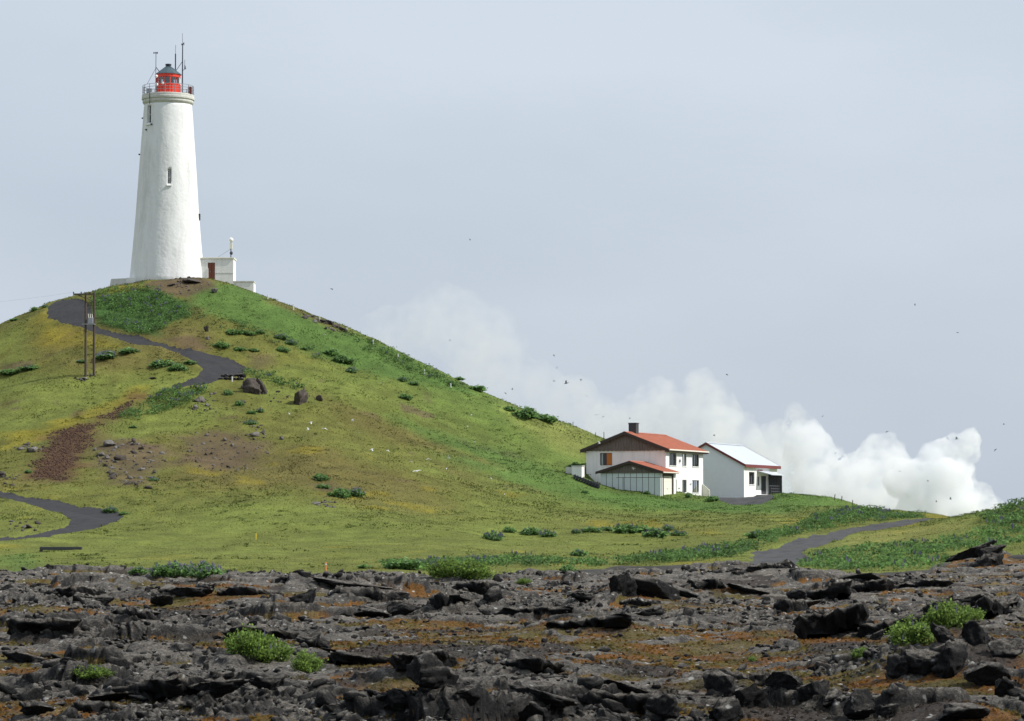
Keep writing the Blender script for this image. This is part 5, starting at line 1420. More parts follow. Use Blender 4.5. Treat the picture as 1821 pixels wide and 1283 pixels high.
M['brown_stone'] = plain('brown_lava_stone', (0.058, 0.047, 0.040), 0.9, var=0.5, scale=3, bump=0.8, bscale=6, stain=(0.11, 0.095, 0.075), stain_amt=0.7)
pale = {}
for (u, v, w, h, k, lab, nm) in HILL_ROCKS:
    p = GG(u, v); s = p[1] / F_PX
    me = ROCKS[k]
    kind_ = 'grey_stone' if ('pale' in lab or 'grey' in lab) else 'brown_stone'
    if (k, kind_) not in pale:
        c = me.copy(); c.materials.clear(); c.materials.append(M[kind_]); pale[(k, kind_)] = c
    o = link(nm, pale[(k, kind_)])
    o.location = (p[0], p[1] + 0.2 * w * s, p[2] + 0.28 * h * s); o.scale = (w * s * 0.54, w * s * 0.45, h * s * 0.85)
    o.rotation_euler = (random.uniform(-0.2, 0.2), random.uniform(-0.2, 0.2), random.uniform(0, 6.28))
    tag(o, lab, 'rock', 'rocks on the hillside')

# loose stones of the bare patches and outcrops
sp_, sc_ = [], []
for pts, n_, big_ in [([(165, 790), (230, 782), (292, 802), (290, 835), (255, 868), (200, 862), (170, 822)], 260, 0.34), ([(320, 778), (380, 764), (440, 768), (482, 790), (470, 822), (430, 838), (372, 842), (332, 812)], 150, 0.22), ([(335, 700), (375, 700), (372, 735), (335, 730)], 60, 0.3),
        ([(440, 760), (475, 758), (480, 785), (440, 785)], 60, 0.26), ([(30, 792), (75, 790), (70, 812), (30, 812)], 40, 0.3), ([(540, 560), (628, 590), (610, 598), (545, 568)], 90, 0.36), ([(295, 500), (345, 490), (380, 512), (320, 528)], 90, 0.26), ([(135, 668), (165, 668), (165, 680), (135, 680)], 26, 0.26), ([(20, 925), (70, 930), (60, 950), (20, 945)], 30, 0.26),
        ([(430, 690), (490, 690), (560, 712), (540, 730), (450, 715)], 60, 0.2), ([(550, 892), (600, 895), (600, 905), (560, 902)], 40, 0.2), ([(0, 840), (30, 845), (20, 868), (0, 865)], 40, 0.3)]:
    poly = world_poly(pts, 3.0); lo, hi = poly.min(0), poly.max(0)
    xy = lo + rng.random((n_ * 3, 2)) * (hi - lo)
    xy = xy[(poly_sd(xy[:, 0], xy[:, 1], poly) + 1.2 * fbm(xy[:, 0] / 2, xy[:, 1] / 2, 401, 2) > 0)][:n_]
    sp_.append(np.c_[xy, gz(xy[:, 0], xy[:, 1]) + 0.02]); sc_.append(0.04 + big_ * rng.random(len(xy)) ** 2.5)
sp_, sc_ = np.vstack(sp_), np.concatenate(sc_)
GST = []
for k in range(10):
    c_ = ROCKS[k].copy(); c_.materials.clear(); c_.materials.append(M['grey_stone' if k % 3 else 'brown_stone']); GST.append(c_)
M['clod'] = plain('red_brown_clod', (0.062, 0.034, 0.023), 0.95, var=0.5, scale=6)
poly = world_poly([(75, 782), (100, 765), (160, 752), (240, 706), (230, 728), (172, 765), (166, 792), (140, 822), (118, 856), (48, 850), (60, 820)], 3.0)
lo, hi = poly.min(0), poly.max(0); xy = lo + rng.random((9000, 2)) * (hi - lo); xy = xy[poly_sd(xy[:, 0], xy[:, 1], poly) + 1.6 * fbm(xy[:, 0] / 1.6, xy[:, 1] / 2.2, 411, 3) > 0.25]
CLD = []
for k in range(4):
    c_ = ROCKS[k].copy(); c_.materials.clear(); c_.materials.append(M['clod']); CLD.append(c_)
o = scatter('soil_clods', np.c_[xy, gz(xy[:, 0], xy[:, 1])], rng.uniform(0, 6.28, (len(xy), 3)), (0.03 + 0.12 * rng.random((len(xy), 1)) ** 2) * np.ones(3), CLD, None)
tag(o, 'crumbly red brown soil clods on the bare strip of the left slope', 'soil', kind='stuff')
o = scatter('loose_stones', sp_, np.c_[rng.normal(0, 0.3, (len(sp_), 2)), rng.uniform(0, 6.28, len(sp_))], sc_[:, None] * rng.uniform(0.7, 1.3, (len(sp_), 3)), GST, None)
tag(o, 'small grey and brown stones strewn over the bare patches of the hill', 'stones', kind='stuff')

# ================================================================== PLANTS
def leaf_quads(cen, size, col, rnd, upright=0.35):
    """one small folded leaf per centre: 2 triangles, random lie"""
    n = len(cen)
    a = rnd.uniform(0, 2 * math.pi, n); e = rnd.normal(0.35, 0.55, n)
    ax = np.c_[np.cos(a) * np.cos(e), np.sin(a) * np.cos(e), np.sin(e)]
    sd = np.cross(ax, np.c_[rnd.normal(0, 0.5, n), rnd.normal(0, 0.5, n), np.ones(n)])
    sd /= np.maximum(np.linalg.norm(sd, axis=1), 1e-6)[:, None]
    L = (size * rnd.uniform(0.7, 1.3, n))[:, None]; Wd = L * 0.36
    V = np.stack([cen - ax * L * 0.5, cen + sd * Wd, cen + ax * L * 0.5, cen - sd * Wd], 1).reshape(-1, 3)
    i = np.arange(n)[:, None] * 4
    F = np.vstack([np.c_[i, i + 1, i + 2], np.c_[i, i + 2, i + 3]])
    return V, F, np.repeat(col, 4, 0)
def spikes(base, h, w, col, rnd):
    """flower spikes: slim crossed diamonds"""
    n = len(base); up = np.c_[rnd.normal(0, 0.12, n), rnd.normal(0, 0.12, n), np.ones(n)]
    V = []; F = []
    h = (h * rnd.uniform(0.7, 1.2, n))[:, None]
    for k, (cx, cy) in enumerate(((1, 0), (0, 1))):
        s_ = np.array([cx, cy, 0.0]) * w
        V.append(np.stack([base, base + up * h * 0.35 + s_, base + up * h, base + up * h * 0.35 - s_], 1))
    V = np.concatenate([V[0], V[1]], 0).reshape(-1, 3)
    i = np.arange(2 * n)[:, None] * 4
    F = np.vstack([np.c_[i, i + 1, i + 2], np.c_[i, i + 2, i + 3]])
    return V, F, np.repeat(np.tile(col, (2, 1)), 4, 0)
LUP_A, LUP_B, LUP_C = np.array([0.072, 0.140, 0.034]), np.array([0.095, 0.150, 0.070]), np.array([0.160, 0.250, 0.042])
PURPLE, MAUVE = np.array([0.14, 0.125, 0.23]), np.array([0.19, 0.19, 0.25])
def clump_mesh(seed, n_stem, leaves, lsize, purple, bright):
    """lupin clump, unit half width 1 and height about 1: leaf whorls on leaning stems, flower spikes on top"""
    r = np.random.default_rng(seed)
    cen, cs = [], []
    tops = []
    base = LUP_C if bright else LUP_A
    sv, sf = [], []
    mbs = MB()
    for i in range(n_stem):
        a = r.uniform(0, 6.283); q = math.sqrt(r.random()) * (0.92 + 0.12 * math.sin(3 * a + seed))
        x, y = q * math.cos(a), q * math.sin(a)
        h = (1.0 - 0.55 * q * q) * r.uniform(0.65, 1.1)
        tops.append((x * 1.08, y * 1.08, h))
        if i % 3 == 0: mbs.tube((x * 0.7, y * 0.7, -0.1), (x, y, h * 0.9), 0.012, 0.008, 4)
        k = max(4, int(leaves * r.uniform(0.6, 1.3)))
        t = r.random(k) ** 0.6
        c = np.c_[x * (0.75 + 0.3 * t) + r.normal(0, 0.13, k), y * (0.75 + 0.3 * t) + r.normal(0, 0.13, k), h * t + r.normal(0, 0.04, k)]
        cen.append(c)
        cc = (base + (LUP_B - base) * r.random() * (0.35 if bright else 0.7)) * (1.0 if bright else 1.85)
        cs.append(np.tile(cc * r.uniform(0.75, 1.25), (k, 1)) * (1 + 0.25 * r.normal(size=(k, 1))))
    cen = np.vstack(cen); cs = np.clip(np.vstack(cs), 0.01, 0.6)
    V, F, Cc = leaf_quads(cen, np.full(len(cen), lsize), cs, r)
    foliage = np_mesh('foliage', V, F, Cc); foliage.materials.append(M['leaves'])
    sp_ = None
    if purple > 0:
        tops = np.array(tops); sel = r.random(len(tops)) < purple
        b = tops[sel] - [0, 0, 0.08]
        if len(b):
            col_ = PURPLE + (MAUVE - PURPLE) * r.random((len(b), 1))
            V, F, Cc = spikes(b, np.full(len(b), 0.34), 0.05 if not bright else 0.035, col_, r)
            sp_ = np_mesh('flower_spikes', V, F, Cc); sp_.materials.append(M['leaves'])
    return foliage, sp_, mbs
CL = {'plain': [clump_mesh(500 + i, 60, 16, 0.26, 0.0, False) for i in range(3)], 'some': [clump_mesh(520 + i, 60, 16, 0.26, 0.25, False) for i in range(3)], 'purple': [clump_mesh(540 + i, 60, 14, 0.24, 0.95, False) for i in range(3)]}
n_cl = 0
def clump(u, v, wpx, kind, label, hr=0.62, lava_on=False, set_=None):
    global n_cl
    p = LG(u, v) if lava_on else GG(u, v)
    s = p[1] / F_PX; hw = wpx * s / 2
    fo, sp_, mbs = (set_ or CL[kind][n_cl % 3]); n_cl += 1
    t = thing('lupin_clump', label, 'lupin', (p[0], p[1] + hw * 0.5, p[2] - 0.02), random.uniform(0, 6.28), 'lupin clumps')
    t.scale = (hw * 1.1, hw * 0.95, hw * 2 * hr * (1.0 if lava_on else 0.82))
    link('foliage', fo, None, t)
    if sp_: tag(link('flower_spikes', sp_, None, t), kind='stuff')
    return t
for a in [
    (878, 962, 42, 'purple', 'purple flowered lupin clump, leftmost in the meadow row', 0.45), (905, 948, 22, 'plain', 'small green lupin clump behind the leftmost purple one'), (944, 953, 36, 'some', 'green lupin clump second in the meadow row', 0.5), (973, 956, 30, 'purple', 'purple lupin clump touching the second green one', 0.5),
    (1024, 950, 20, 'purple', 'small purple lupin clump at the left end of the low strip', 0.5), (1052, 947, 40, 'some', 'low lupin strip in the middle of the meadow row', 0.32), (1078, 945, 30, 'some', 'low lupin growth right of the middle strip', 0.34), (1112, 950, 44, 'some', 'broad green lupin clump left in the right meadow group', 0.48),
    (1135, 948, 40, 'plain', 'broad green lupin clump behind the right meadow group', 0.5), (1166, 957, 46, 'some', 'large green lupin clump in front of the right meadow group', 0.5), (1188, 944, 26, 'purple', 'greyish purple lupin clump at the back of the right meadow group', 0.45), (1208, 954, 28, 'purple', 'purple lupin clump at the right end of the meadow row', 0.42),
    (1030, 990, 30, 'some', 'single round lupin clump below the meadow row', 0.55), (570, 856, 26, 'plain', 'single dark green lupin clump on the lower slope'), (574, 870, 26, 'plain', 'low green lupin clump just under the single dark one', 0.4), (604, 886, 38, 'plain', 'round green lupin clump of the slope pair', 0.55), (632, 885, 34, 'purple', 'purple topped lupin clump of the slope pair', 0.55),
    (718, 1014, 62, 'plain', 'large dark green lupin bush at the edge of the lava', 0.42), (770, 1010, 54, 'purple', 'purple lupin bush right of the large dark green one', 0.4), (648, 1012, 26, 'plain', 'small green lupin clump near the orange post', 0.4), (838, 1003, 34, 'purple', 'purple lupin clump behind the bright patch at the lava edge', 0.55),
    (195, 911, 26, 'purple', 'purple lupin clump at the tip of the lower path bend', 0.5), (220, 916, 18, 'plain', 'small green clump right of the lower path bend', 0.4), (288, 654, 44, 'some', 'green lupin clump left of the upper path bend', 0.4), (316, 660, 34, 'plain', 'darker green lupin clump beside the upper path bend', 0.45),
    (338, 650, 24, 'plain', 'small green lupin clump inside the path bend', 0.4), (22, 668, 46, 'plain', 'low green lupin strip at the left edge of the slope', 0.3), (52, 660, 40, 'some', 'low green lupin strip right of the left edge one', 0.3), (190, 640, 50, 'purple', 'purple lupin strip right of the twin pole', 0.34), (225, 630, 44, 'some', 'blue green lupin strip below the upper path', 0.34),
    (145, 646, 20, 'some', 'small lupin clump left of the twin pole', 0.4), (393, 622, 32, 'plain', 'green clump above the upper path, left of two', 0.45), (425, 625, 24, 'plain', 'green clump above the upper path, middle', 0.4), (450, 626, 20, 'plain', 'green clump above the upper path, right', 0.4), (502, 628, 22, 'plain', 'single green clump on the olive slope above the boulders', 0.55),
    (500, 605, 24, 'purple', 'grey purple lupin at the lower rim of the green slope', 0.5), (518, 616, 22, 'purple', 'grey purple lupin next down the rim of the green slope', 0.5), (540, 624, 14, 'plain', 'small green clump on the rim of the green slope', 0.5), (416, 596, 30, 'plain', 'green clump right of the cairn', 0.5), (440, 598, 22, 'plain', 'second green clump right of the cairn', 0.5),
    (460, 596, 20, 'some', 'third green clump right of the cairn', 0.5), (588, 634, 30, 'plain', 'dark green clump half way down the rim', 0.5), (608, 648, 36, 'plain', 'large dark green clump low on the rim', 0.5), (625, 664, 22, 'purple', 'grey lupin tuft under the large rim clump', 0.55), (717, 680, 20, 'purple', 'grey lupin on the slope under the sixth marker post', 0.5),
    (735, 686, 22, 'some', 'lupin right of the grey one on the mid slope', 0.4), (720, 711, 24, 'plain', 'single green lupin clump on the mid slope', 0.55), (848, 696, 32, 'plain', 'dark green bush on the skyline', 0.45), (803, 687, 14, 'plain', 'small dark bush beside the lowest marker post', 0.8), (815, 674, 20, 'plain', 'low bush on the skyline left of the dark one', 0.4),
    (905, 732, 24, 'plain', 'dark green clump on the right ridge', 0.5), (935, 748, 44, 'plain', 'broad dark clump on the right ridge', 0.6), (970, 752, 40, 'plain', 'green clump beside the broad one on the right ridge', 0.45), (447, 738, 16, 'plain', 'small green clump under the boulders', 0.6), (462, 734, 16, 'purple', 'small grey clump under the boulders', 0.6),
    (405, 704, 16, 'plain', 'little green tuft left of the split boulder', 0.8), (425, 724, 16, 'plain', 'little green tuft under the small brown stone', 0.8), (445, 756, 24, 'purple', 'grey green low clump above the pale stone heap', 0.4), (236, 764, 14, 'plain', 'tiny green tuft right of the red soil', 0.5), (272, 857, 18, 'purple', 'tiny blue clump below the stony outcrop', 0.5),
    (50, 842, 14, 'plain', 'tiny green tuft at the left end of the red soil', 0.6), (1024, 833, 26, 'plain', 'green shrub behind the white tank', 0.5), (1040, 878, 12, 'plain', 'tiny dark tuft on the bank left of the garage', 0.7), (1225, 886, 12, 'some', 'small plant at the foot of the sunny house wall', 1.0), (1150, 880, 12, 'some', 'small plant at the foot of the garage wall', 0.7),
    (1268, 892, 22, 'plain', 'dark tuft on the bank below the stair rail', 0.6), 
    (60, 555, 16, 'plain', 'small bush on the left skyline', 0.6), (25, 572, 18, 'plain', 'low bush farthest left on the skyline', 0.4), (80, 548, 12, 'purple', 'grey tuft on the skyline beside the path', 0.6), (1345, 958, 36, 'some', 'round lupin bush on the left verge of the road', 0.5),
    (1110, 1013, 34, 'purple', 'purple lupin tuft behind the round lava boulder', 0.6), (1140, 1012, 40, 'purple', 'grey purple lupin behind the big lava slab', 0.5), (1010, 1018, 30, 'plain', 'small green lupin on the lava edge, centre', 0.5)]:
    clump(*a)
for a in [(285, 1027, 44, 'some', 'left green lupin bush on the lava edge, lower left', 0.5), (318, 1028, 64, 'purple', 'broad purple lupin bush on the lava edge, lower left', 0.42), (362, 1028, 64, 'purple', 'right purple lupin bush on the lava edge, lower left', 0.4), (245, 1024, 34, 'some', 'small lupin tuft at the left end of the lava edge bushes', 0.45)]:
    clump(*a, lava_on=True)
# near plants on the lava: finer leaves
NEAR = [clump_mesh(700 + i, 90, 34, 0.12, pr, True) for i, pr in enumerate((0.06, 0.03, 0.05, 0.10))]
for k, (u, v, w, lab, hr) in enumerate([(440, 1172, 84, 'bright green lupin on the lava, lower left, with one purple spike', 0.62), (478, 1180, 84, 'bright green lupin joined to the one with the purple spike', 0.55), (545, 1196, 52, 'smaller bright green lupin right of the lower left pair', 0.75),
        (158, 1208, 74, 'low green lupin on the lava near the left edge', 0.34), (1625, 1148, 96, 'bright green lupin behind the right lava pile, left part', 0.5), (1690, 1120, 80, 'bright green lupin in the middle of the right lava pile', 0.62), (1728, 1108, 56, 'bright green lupin at the right of the right lava pile', 0.45),
        (1532, 1172, 40, 'thin pale green plant left of the right lava pile', 0.55), (1338, 1178, 16, 'tiny green plant on the moss', 0.8), (792, 1030, 70, 'bright green lupin patch at the centre lava edge, left half', 0.5), (842, 1032, 76, 'bright green lupin patch at the centre lava edge, right half', 0.5),
        (932, 1040, 28, 'small bright green plant on the centre lava', 0.45)]):
    clump(u, v, w, '', lab, hr, True, NEAR[k % 4])

# ---- grass over hill and meadow, following the ground's own colour and thickness
quad_area = None
nG = 260000
a0, b0, c0 = Vt[Ft[:, 0]], Vt[Ft[:, 1]], Vt[Ft[:, 3]]
area = np.linalg.norm(np.cross(b0 - a0, c0 - a0), axis=1)
# only ground that the view (and a few steps beside it) can see, thinner with distance behind crests
ang = np.abs(_fx / np.maximum(_fy, 1))
wgt = area * _fd * (cls == 0) * (ang < 0.205) * (_fy > 140) * (_fy < 366)
slope_seen = np.clip(_fz, 0, 30)
wgt *= np.where(_fy > 352, 0.3, 1.0)
pick = rng.choice(len(Ft), nG, p=wgt / wgt.sum())
r1, r2 = rng.random(nG), rng.random(nG)
q = Ft[pick]
Pq = Vt[q[:, 0]] + (Vt[q[:, 1]] - Vt[q[:, 0]]) * r1[:, None] + (Vt[q[:, 3]] - Vt[q[:, 0]]) * r2[:, None]
gc = col[q[:, 0]]
tall = 0.03 + 0.05 * rng.random(nG) + 0.05 * sstep(0.1, 0.6, fbm(Pq[:, 0] / 3, Pq[:, 1] / 4, 301, 3))
tall += 0.22 * sstep(8, 24, Pq[:, 0]) * sstep(5, 8, Pq[:, 2]) * rng.random(nG)
tall *= 0.5 + 0.5 * sstep(0.8, 4.0, Pq[:, 2])
def house_mask(P_):
    out = np.zeros(len(P_), bool)
    for o_, (x0, x1, y0, y1) in ((HOUSE_C, (-9.1, 0.15, -0.1, 12.7)), (HOUSE_C, (-5.6, 1.3, -5.1, 0.1)), (SHED_C, (-8.8, 1.5, -0.2, 13))):
        d = P_[:, :2] - o_[:2]; c, s_ = math.cos(-HOUSE_RZ), math.sin(-HOUSE_RZ)
        lx_, ly_ = d[:, 0] * c - d[:, 1] * s_, d[:, 0] * s_ + d[:, 1] * c
        out |= (lx_ > x0) & (lx_ < x1) & (ly_ > y0) & (ly_ < y1)
    out |= np.hypot(P_[:, 0] - TOWER_C[0], P_[:, 1] - TOWER_C[1]) < 4.8
    return out
ok = ~house_mask(Pq)
Pq, gc, tall = Pq[ok], gc[ok], tall[ok]; nG = len(Pq)
hue = 1.06 + 0.09 * rng.normal(size=(nG, 1)); gcol = np.clip(gc * hue * np.c_[1 + 0.1 * rng.normal(size=nG), np.ones(nG), np.ones(nG)], 0.008, 0.5)
yel = rng.random(nG) < 0.006
gcol[yel] = np.array([0.42, 0.30, 0.015])
aa = rng.uniform(0, 6.283, nG); wd = 0.03 + tall * rng.uniform(0.6, 1.2, nG); ln = tall * rng.uniform(0.2, 0.9, nG); la = rng.normal(0.3, 0.9, nG)
side = np.c_[np.cos(aa), np.sin(aa), np.zeros(nG)] * wd[:, None] * 0.5
top = np.c_[np.cos(la) * ln, np.sin(la) * ln, tall]
mid = np.c_[np.cos(la) * ln * 0.25, np.sin(la) * ln * 0.25, tall * 0.55]
Vg = np.stack([Pq - side - [0, 0, 0.04], Pq + side - [0, 0, 0.04], Pq + mid + side * 0.8, Pq + top], 1).reshape(-1, 3)
i = np.arange(nG)[:, None] * 4
Fg = np.vstack([np.c_[i, i + 1, i + 2], np.c_[i, i + 2, i + 3]])
Cg = np.repeat(gcol, 4, 0)
go = link('grass', np_mesh('grass', Vg, Fg, Cg), M['blades'])
tag(go, 'short olive and green grass covering the hill and meadow', 'grass', kind='stuff')

# ---- unbroken lupin growth (bank below the lighthouse, road verges, right bank)
AREAS = [   # outline px, plants per m2, height m, share in flower, colour
    ([(168, 524), (210, 516), (262, 513), (330, 540), (354, 562), (294, 580), (288, 602), (240, 598), (174, 578), (164, 550)], 2.6, 0.62, 0.2, LUP_A * 1.45),
    ([(205, 747), (240, 724), (290, 700), (340, 686), (372, 692), (362, 708), (300, 736), (250, 749)], 2.6, 0.55, 0.2, LUP_A * 1.4),
    ([(425, 664), (470, 662), (520, 682), (545, 694), (520, 694), (470, 680)], 2.4, 0.45, 0.08, LUP_A * 1.25),
    ([(1080, 1005), (1200, 988), (1330, 966), (1420, 936), (1490, 908), (1540, 908), (1600, 913), (1645, 919), (1600, 928), (1515, 935), (1440, 947), (1376, 966), (1325, 984), (1240, 1000)], 2.2, 0.5, 0.09, LUP_A * 1.3),
    ([(680, 1006), (800, 1000), (1010, 1000), (1080, 1004), (1075, 1010), (900, 1010), (700, 1013)], 1.3, 0.4, 0.10, LUP_A * 1.35),
    ([(1440, 992), (1550, 970), (1640, 965), (1720, 955), (1821, 920), (1850, 960), (1760, 980), (1700, 990), (1650, 1014), (1500, 1018), (1420, 1004)], 0.9, 0.38, 0.07, LUP_A * 1.5),
    ([(1740, 918), (1850, 890), (1860, 920), (1780, 935)], 2.2, 0.5, 0.1, LUP_A * 1.2),
    ([(600, 585), (700, 624), (800, 674), (830, 692), (800, 690), (700, 650), (620, 610)], 1.2, 0.45, 0.12, LUP_A * 1.1),
    ([(340, 545), (400, 570), (480, 592), (560, 622), (640, 655), (560, 640), (470, 604), (390, 588), (350, 570)], 1.0, 0.45, 0.16, LUP_A * 1.15),
    ]
LV, LF_, LC, nv = [], [], [], 0
for pts, den, hgt, fl, cc in AREAS:
    poly = world_poly(pts, 3.0)
    lo, hi = poly.min(0), poly.max(0)
    n = int(np.prod(hi - lo) * den)
    xy = lo + rng.random((n, 2)) * (hi - lo)
    sd = poly_sd(xy[:, 0], xy[:, 1], poly) + 0.7 * fbm(xy[:, 0] / 2, xy[:, 1] / 2, 311, 3)
    pn = fbm(xy[:, 0] / 3, xy[:, 1] / 4, 321, 3)
    sel = (sd > 0) & (pn > -0.35) & (xy[:, 1] < 358) & (line_d(xy[:, 0], xy[:, 1], ROAD_LINE) > 2.2) & (poly_sd(xy[:, 0], xy[:, 1], PATH_UP) < -0.3)
    xy, pn = xy[sel], pn[sel]; n = len(xy)
    zz_ = gz(xy[:, 0], xy[:, 1])
    hh = hgt * (0.7 + 0.5 * rng.random(n) + 0.5 * pn)
    k = 20
    t_ = rng.random((n, k)) ** 0.6
    rad_ = 0.40
    cen = np.stack([xy[:, :1] + rng.normal(0, rad_ * 0.6, (n, k)), xy[:, 1:] + rng.normal(0, rad_ * 0.6, (n, k)), zz_[:, None] + hh[:, None] * t_], -1).reshape(-1, 3)
    pc = cc * (1 + 0.22 * rng.normal(size=(n, 1))); pc = pc + (LUP_B - pc) * (0.5 * rng.random((n, 1)))
    lc = np.clip(np.repeat(pc, k, 0) * (1 + 0.2 * rng.normal(size=(n * k, 1))), 0.01, 0.5)
    V_, F_, C_ = leaf_quads(cen, np.full(len(cen), 0.19), lc, rng)
    LV.append(V_); LF_.append(F_ + nv); LC.append(C_); nv += len(V_)
    f = (rng.random(n) < fl * 0.45 * (1 + 1.5 * fbm(xy[:, 0] / 2.5, xy[:, 1] / 3.5, 331, 2)))
    if f.any():
        b = np.repeat(np.c_[xy[f], (zz_ + hh * 0.85)[f]], 4, 0) + rng.normal(0, 0.16, (4 * f.sum(), 3)) * [1, 1, 0.3]
        cl_ = PURPLE + (MAUVE - PURPLE) * rng.random((len(b), 1))
        V_, F_, C_ = spikes(b, np.full(len(b), 0.3), 0.05, cl_, rng)
        LV.append(V_); LF_.append(F_ + nv); LC.append(C_); nv += len(V_)
# low weeds mixed into the turf, in drifts, close to the turf's own colour
wp = rng.choice(len(Ft), 26000, p=wgt / wgt.sum()); wq = Ft[wp]
Pw = Vt[wq[:, 0]] + (Vt[wq[:, 1]] - Vt[wq[:, 0]]) * rng.random((26000, 1)) + (Vt[wq[:, 3]] - Vt[wq[:, 0]]) * rng.random((26000, 1))
drift = fbm(Pw[:, 0] / 4, Pw[:, 1] / 6, 341, 4) + 0.15 * rng.normal(size=len(Pw))
sel = (drift > 0.22 + 0.3 * (1 - sstep(0.8, 4.0, Pw[:, 2]))) & ~house_mask(Pw)
Pw, wc = Pw[sel], col[wq[:, 0]][sel]
k = 9
cen = (Pw[:, None] + rng.normal(0, 1, (len(Pw), k, 3)) * [0.16, 0.16, 0.03] + [0, 0, 0.06]).reshape(-1, 3)
wc = wc * 0.55 + np.array([0.075, 0.125, 0.030]) * 0.45
wc = np.clip(np.repeat(wc * (1 + 0.16 * rng.normal(size=(len(wc), 1))), k, 0), 0.01, 0.4)
V_, F_, C_ = leaf_quads(cen, np.full(len(cen), 0.15), wc, rng)
wo_ = link('turf_weeds', np_mesh('turf_weeds', V_, F_, C_), M['leaves'])
tag(wo_, 'low green weeds growing in drifts through the turf of the hill', 'weeds', kind='stuff')
lo_ = link('lupin_cover', np_mesh('lupin_cover', np.vstack(LV), np.vstack(LF_), np.vstack(LC)), M['leaves'])
tag(lo_, 'dense lupin growth on the bank below the lighthouse and along the road', 'lupins', kind='stuff')

# ---- moss cushions and tufts on the lava
nM = 60000
md = 36 * np.exp(rng.random(nM) * math.log(150 / 36)); ma_ = rng.uniform(-0.2, 0.2, nM)
mx_, my_ = ma_ * md, md
ok = (lava_s(MOSSG, mx_, my_) > 0.55) & (lava_s(EDGEG, mx_, my_) > 0.95)
mx_, my_ = mx_[ok], my_[ok]; nM = len(mx_)
j = np.clip(np.log(my_ / 33.0) / math.log(172 / 33.0) * (ND - 1), 0, ND - 2).astype(int); ii_ = np.clip((mx_ / my_ - an[0]) / (an[1] - an[0]), 0, NA - 2).astype(int)
mc = mcol.reshape(ND, NA, 3)[j, ii_] * (1.1 + 0.35 * rng.normal(size=(nM, 1)))
zz_ = lava_z(mx_, my_)
cen = np.c_[mx_, my_, zz_ + 0.015] 
V_, F_, C_ = leaf_quads(cen, 0.06 + 0.0007 * my_, np.clip(mc, 0.01, 0.4), rng)
mo = link('moss', np_mesh('moss', V_, F_, C_), M['blades'])
tag(mo, 'orange and brown moss tufts between the lava blocks', 'moss', kind='stuff')

# ================================================================== BIRDS
def bird_mesh(seed, flap):
    r = np.random.default_rng(seed); m = MB()
    body = [(-0.19, 0.006), (-0.15, 0.022), (-0.06, 0.042), (0.03, 0.045), (0.10, 0.034), (0.135, 0.030), (0.165, 0.024), (0.185, 0.008), (0.225, 0.003)]
    n = 8; vs, fs = [], []
    for (y, rad) in body:
        for i in range(n):
            t = 2 * math.pi * i / n; vs.append((rad * math.cos(t), y, rad * math.sin(t) * 0.95))
    for k in range(len(body) - 1):
        for i in range(n):
            j_ = (i + 1) % n; fs.append((k * n + i, k * n + j_, (k + 1) * n + j_, (k + 1) * n + i))
    m.add(vs, fs)
    for sgn in (-1, 1):
        el = flap; pts = []
        for (sx, yl, yt, up) in ((0.02, 0.06, -0.06, 0.015), (0.18, 0.09, -0.045, 0.015 + 0.18 * math.sin(el)), (0.30, 0.05, -0.05, 0.015 + 0.26 * math.sin(el) ), (0.42, -0.06, -0.10, 0.015 + 0.28 * math.sin(el * 0.7))):
            x = sgn * sx * (0.55 + 0.45 * math.cos(el))
            pts += [(x, yl, up), (x, yt, up), (x, (yl + yt) / 2, up + 0.012)]
        f = []
        for k in range(3):
            a, b = k * 3, k * 3 + 3
            f += [(a, b, b + 2, a + 2), (a + 2, b + 2, b + 1, a + 1), (a + 1, b + 1, b, a)]
        m.add(pts, f)
    for sgn in (-1, 1):
        m.add([(0.0, -0.14, 0.01), (sgn * 0.03, -0.17, 0.01), (sgn * 0.055, -0.30, 0.012), (0.0, -0.16, -0.006)], [(0, 1, 2), (0, 2, 3), (1, 3, 2)])
    return m.mesh('bird')
BM = []
for i, fl in enumerate((0.5, -0.4, 0.9, 0.1, -0.7)):
    a = bird_mesh(i, fl); b = a.copy(); a.materials.append(M['tern']); b.materials.append(M['bird_backlit']); BM.append((a, b))
SKY_BIRDS = [(1007, 682, 13), (985, 632, 6), (990, 655, 6), (985, 678, 7), (1033, 675, 6), (1043, 705, 6), (867, 690, 6), (911, 693, 6), (899, 700, 6), (800, 605, 5), (836, 427, 5), (590, 514, 9), (1627, 543, 6), (1703, 592, 6), (1293, 666, 7), (1463, 741, 6), (1577, 768, 8),
             (1701, 781, 10), (1060, 738, 6), (1073, 741, 6), (1270, 775, 7), (1600, 838, 6), (1690, 888, 8), (1665, 892, 6), (1650, 855, 6), (1785, 755, 6), (1770, 800, 7), (1120, 745, 5)]
SKY_LAB = ['', 'topmost tiny bird of the flock left of the house', 'second bird from the top of the flock left of the house', 'tiny bird just left of the larger dark bird', 'tiny bird just right of the larger dark bird', 'lowest tiny bird of the flock above the house',
    'tiny bird close above the skyline bush', 'tiny bird right of the skyline bush', 'lowest tiny bird near the skyline bush', 'tiny bird in front of the faint steam cloud', 'lone tiny bird high in the empty sky at mid picture', 'small dark bird gliding in the sky right of the lighthouse terrace',
    'highest tiny bird on the right side of the sky', 'second highest tiny bird on the right side of the sky', 'tiny bird above the steam over the house', 'tiny bird in the sky above the middle steam cloud', 'bird over the steam billows right of the shed', '', 'left tiny bird of two over the chimney', 'right tiny bird of two over the chimney',
    'small bird above the shed roof', 'tiny bird in front of the steam right of the shed', 'small bird low before the dense plume', 'tiny bird lowest left before the dense plume', 'tiny bird at the left flank of the dense plume', 'tiny bird farthest right in the sky', 'small bird at the right flank of the dense plume', 'tiny bird above the chimney, highest of three']
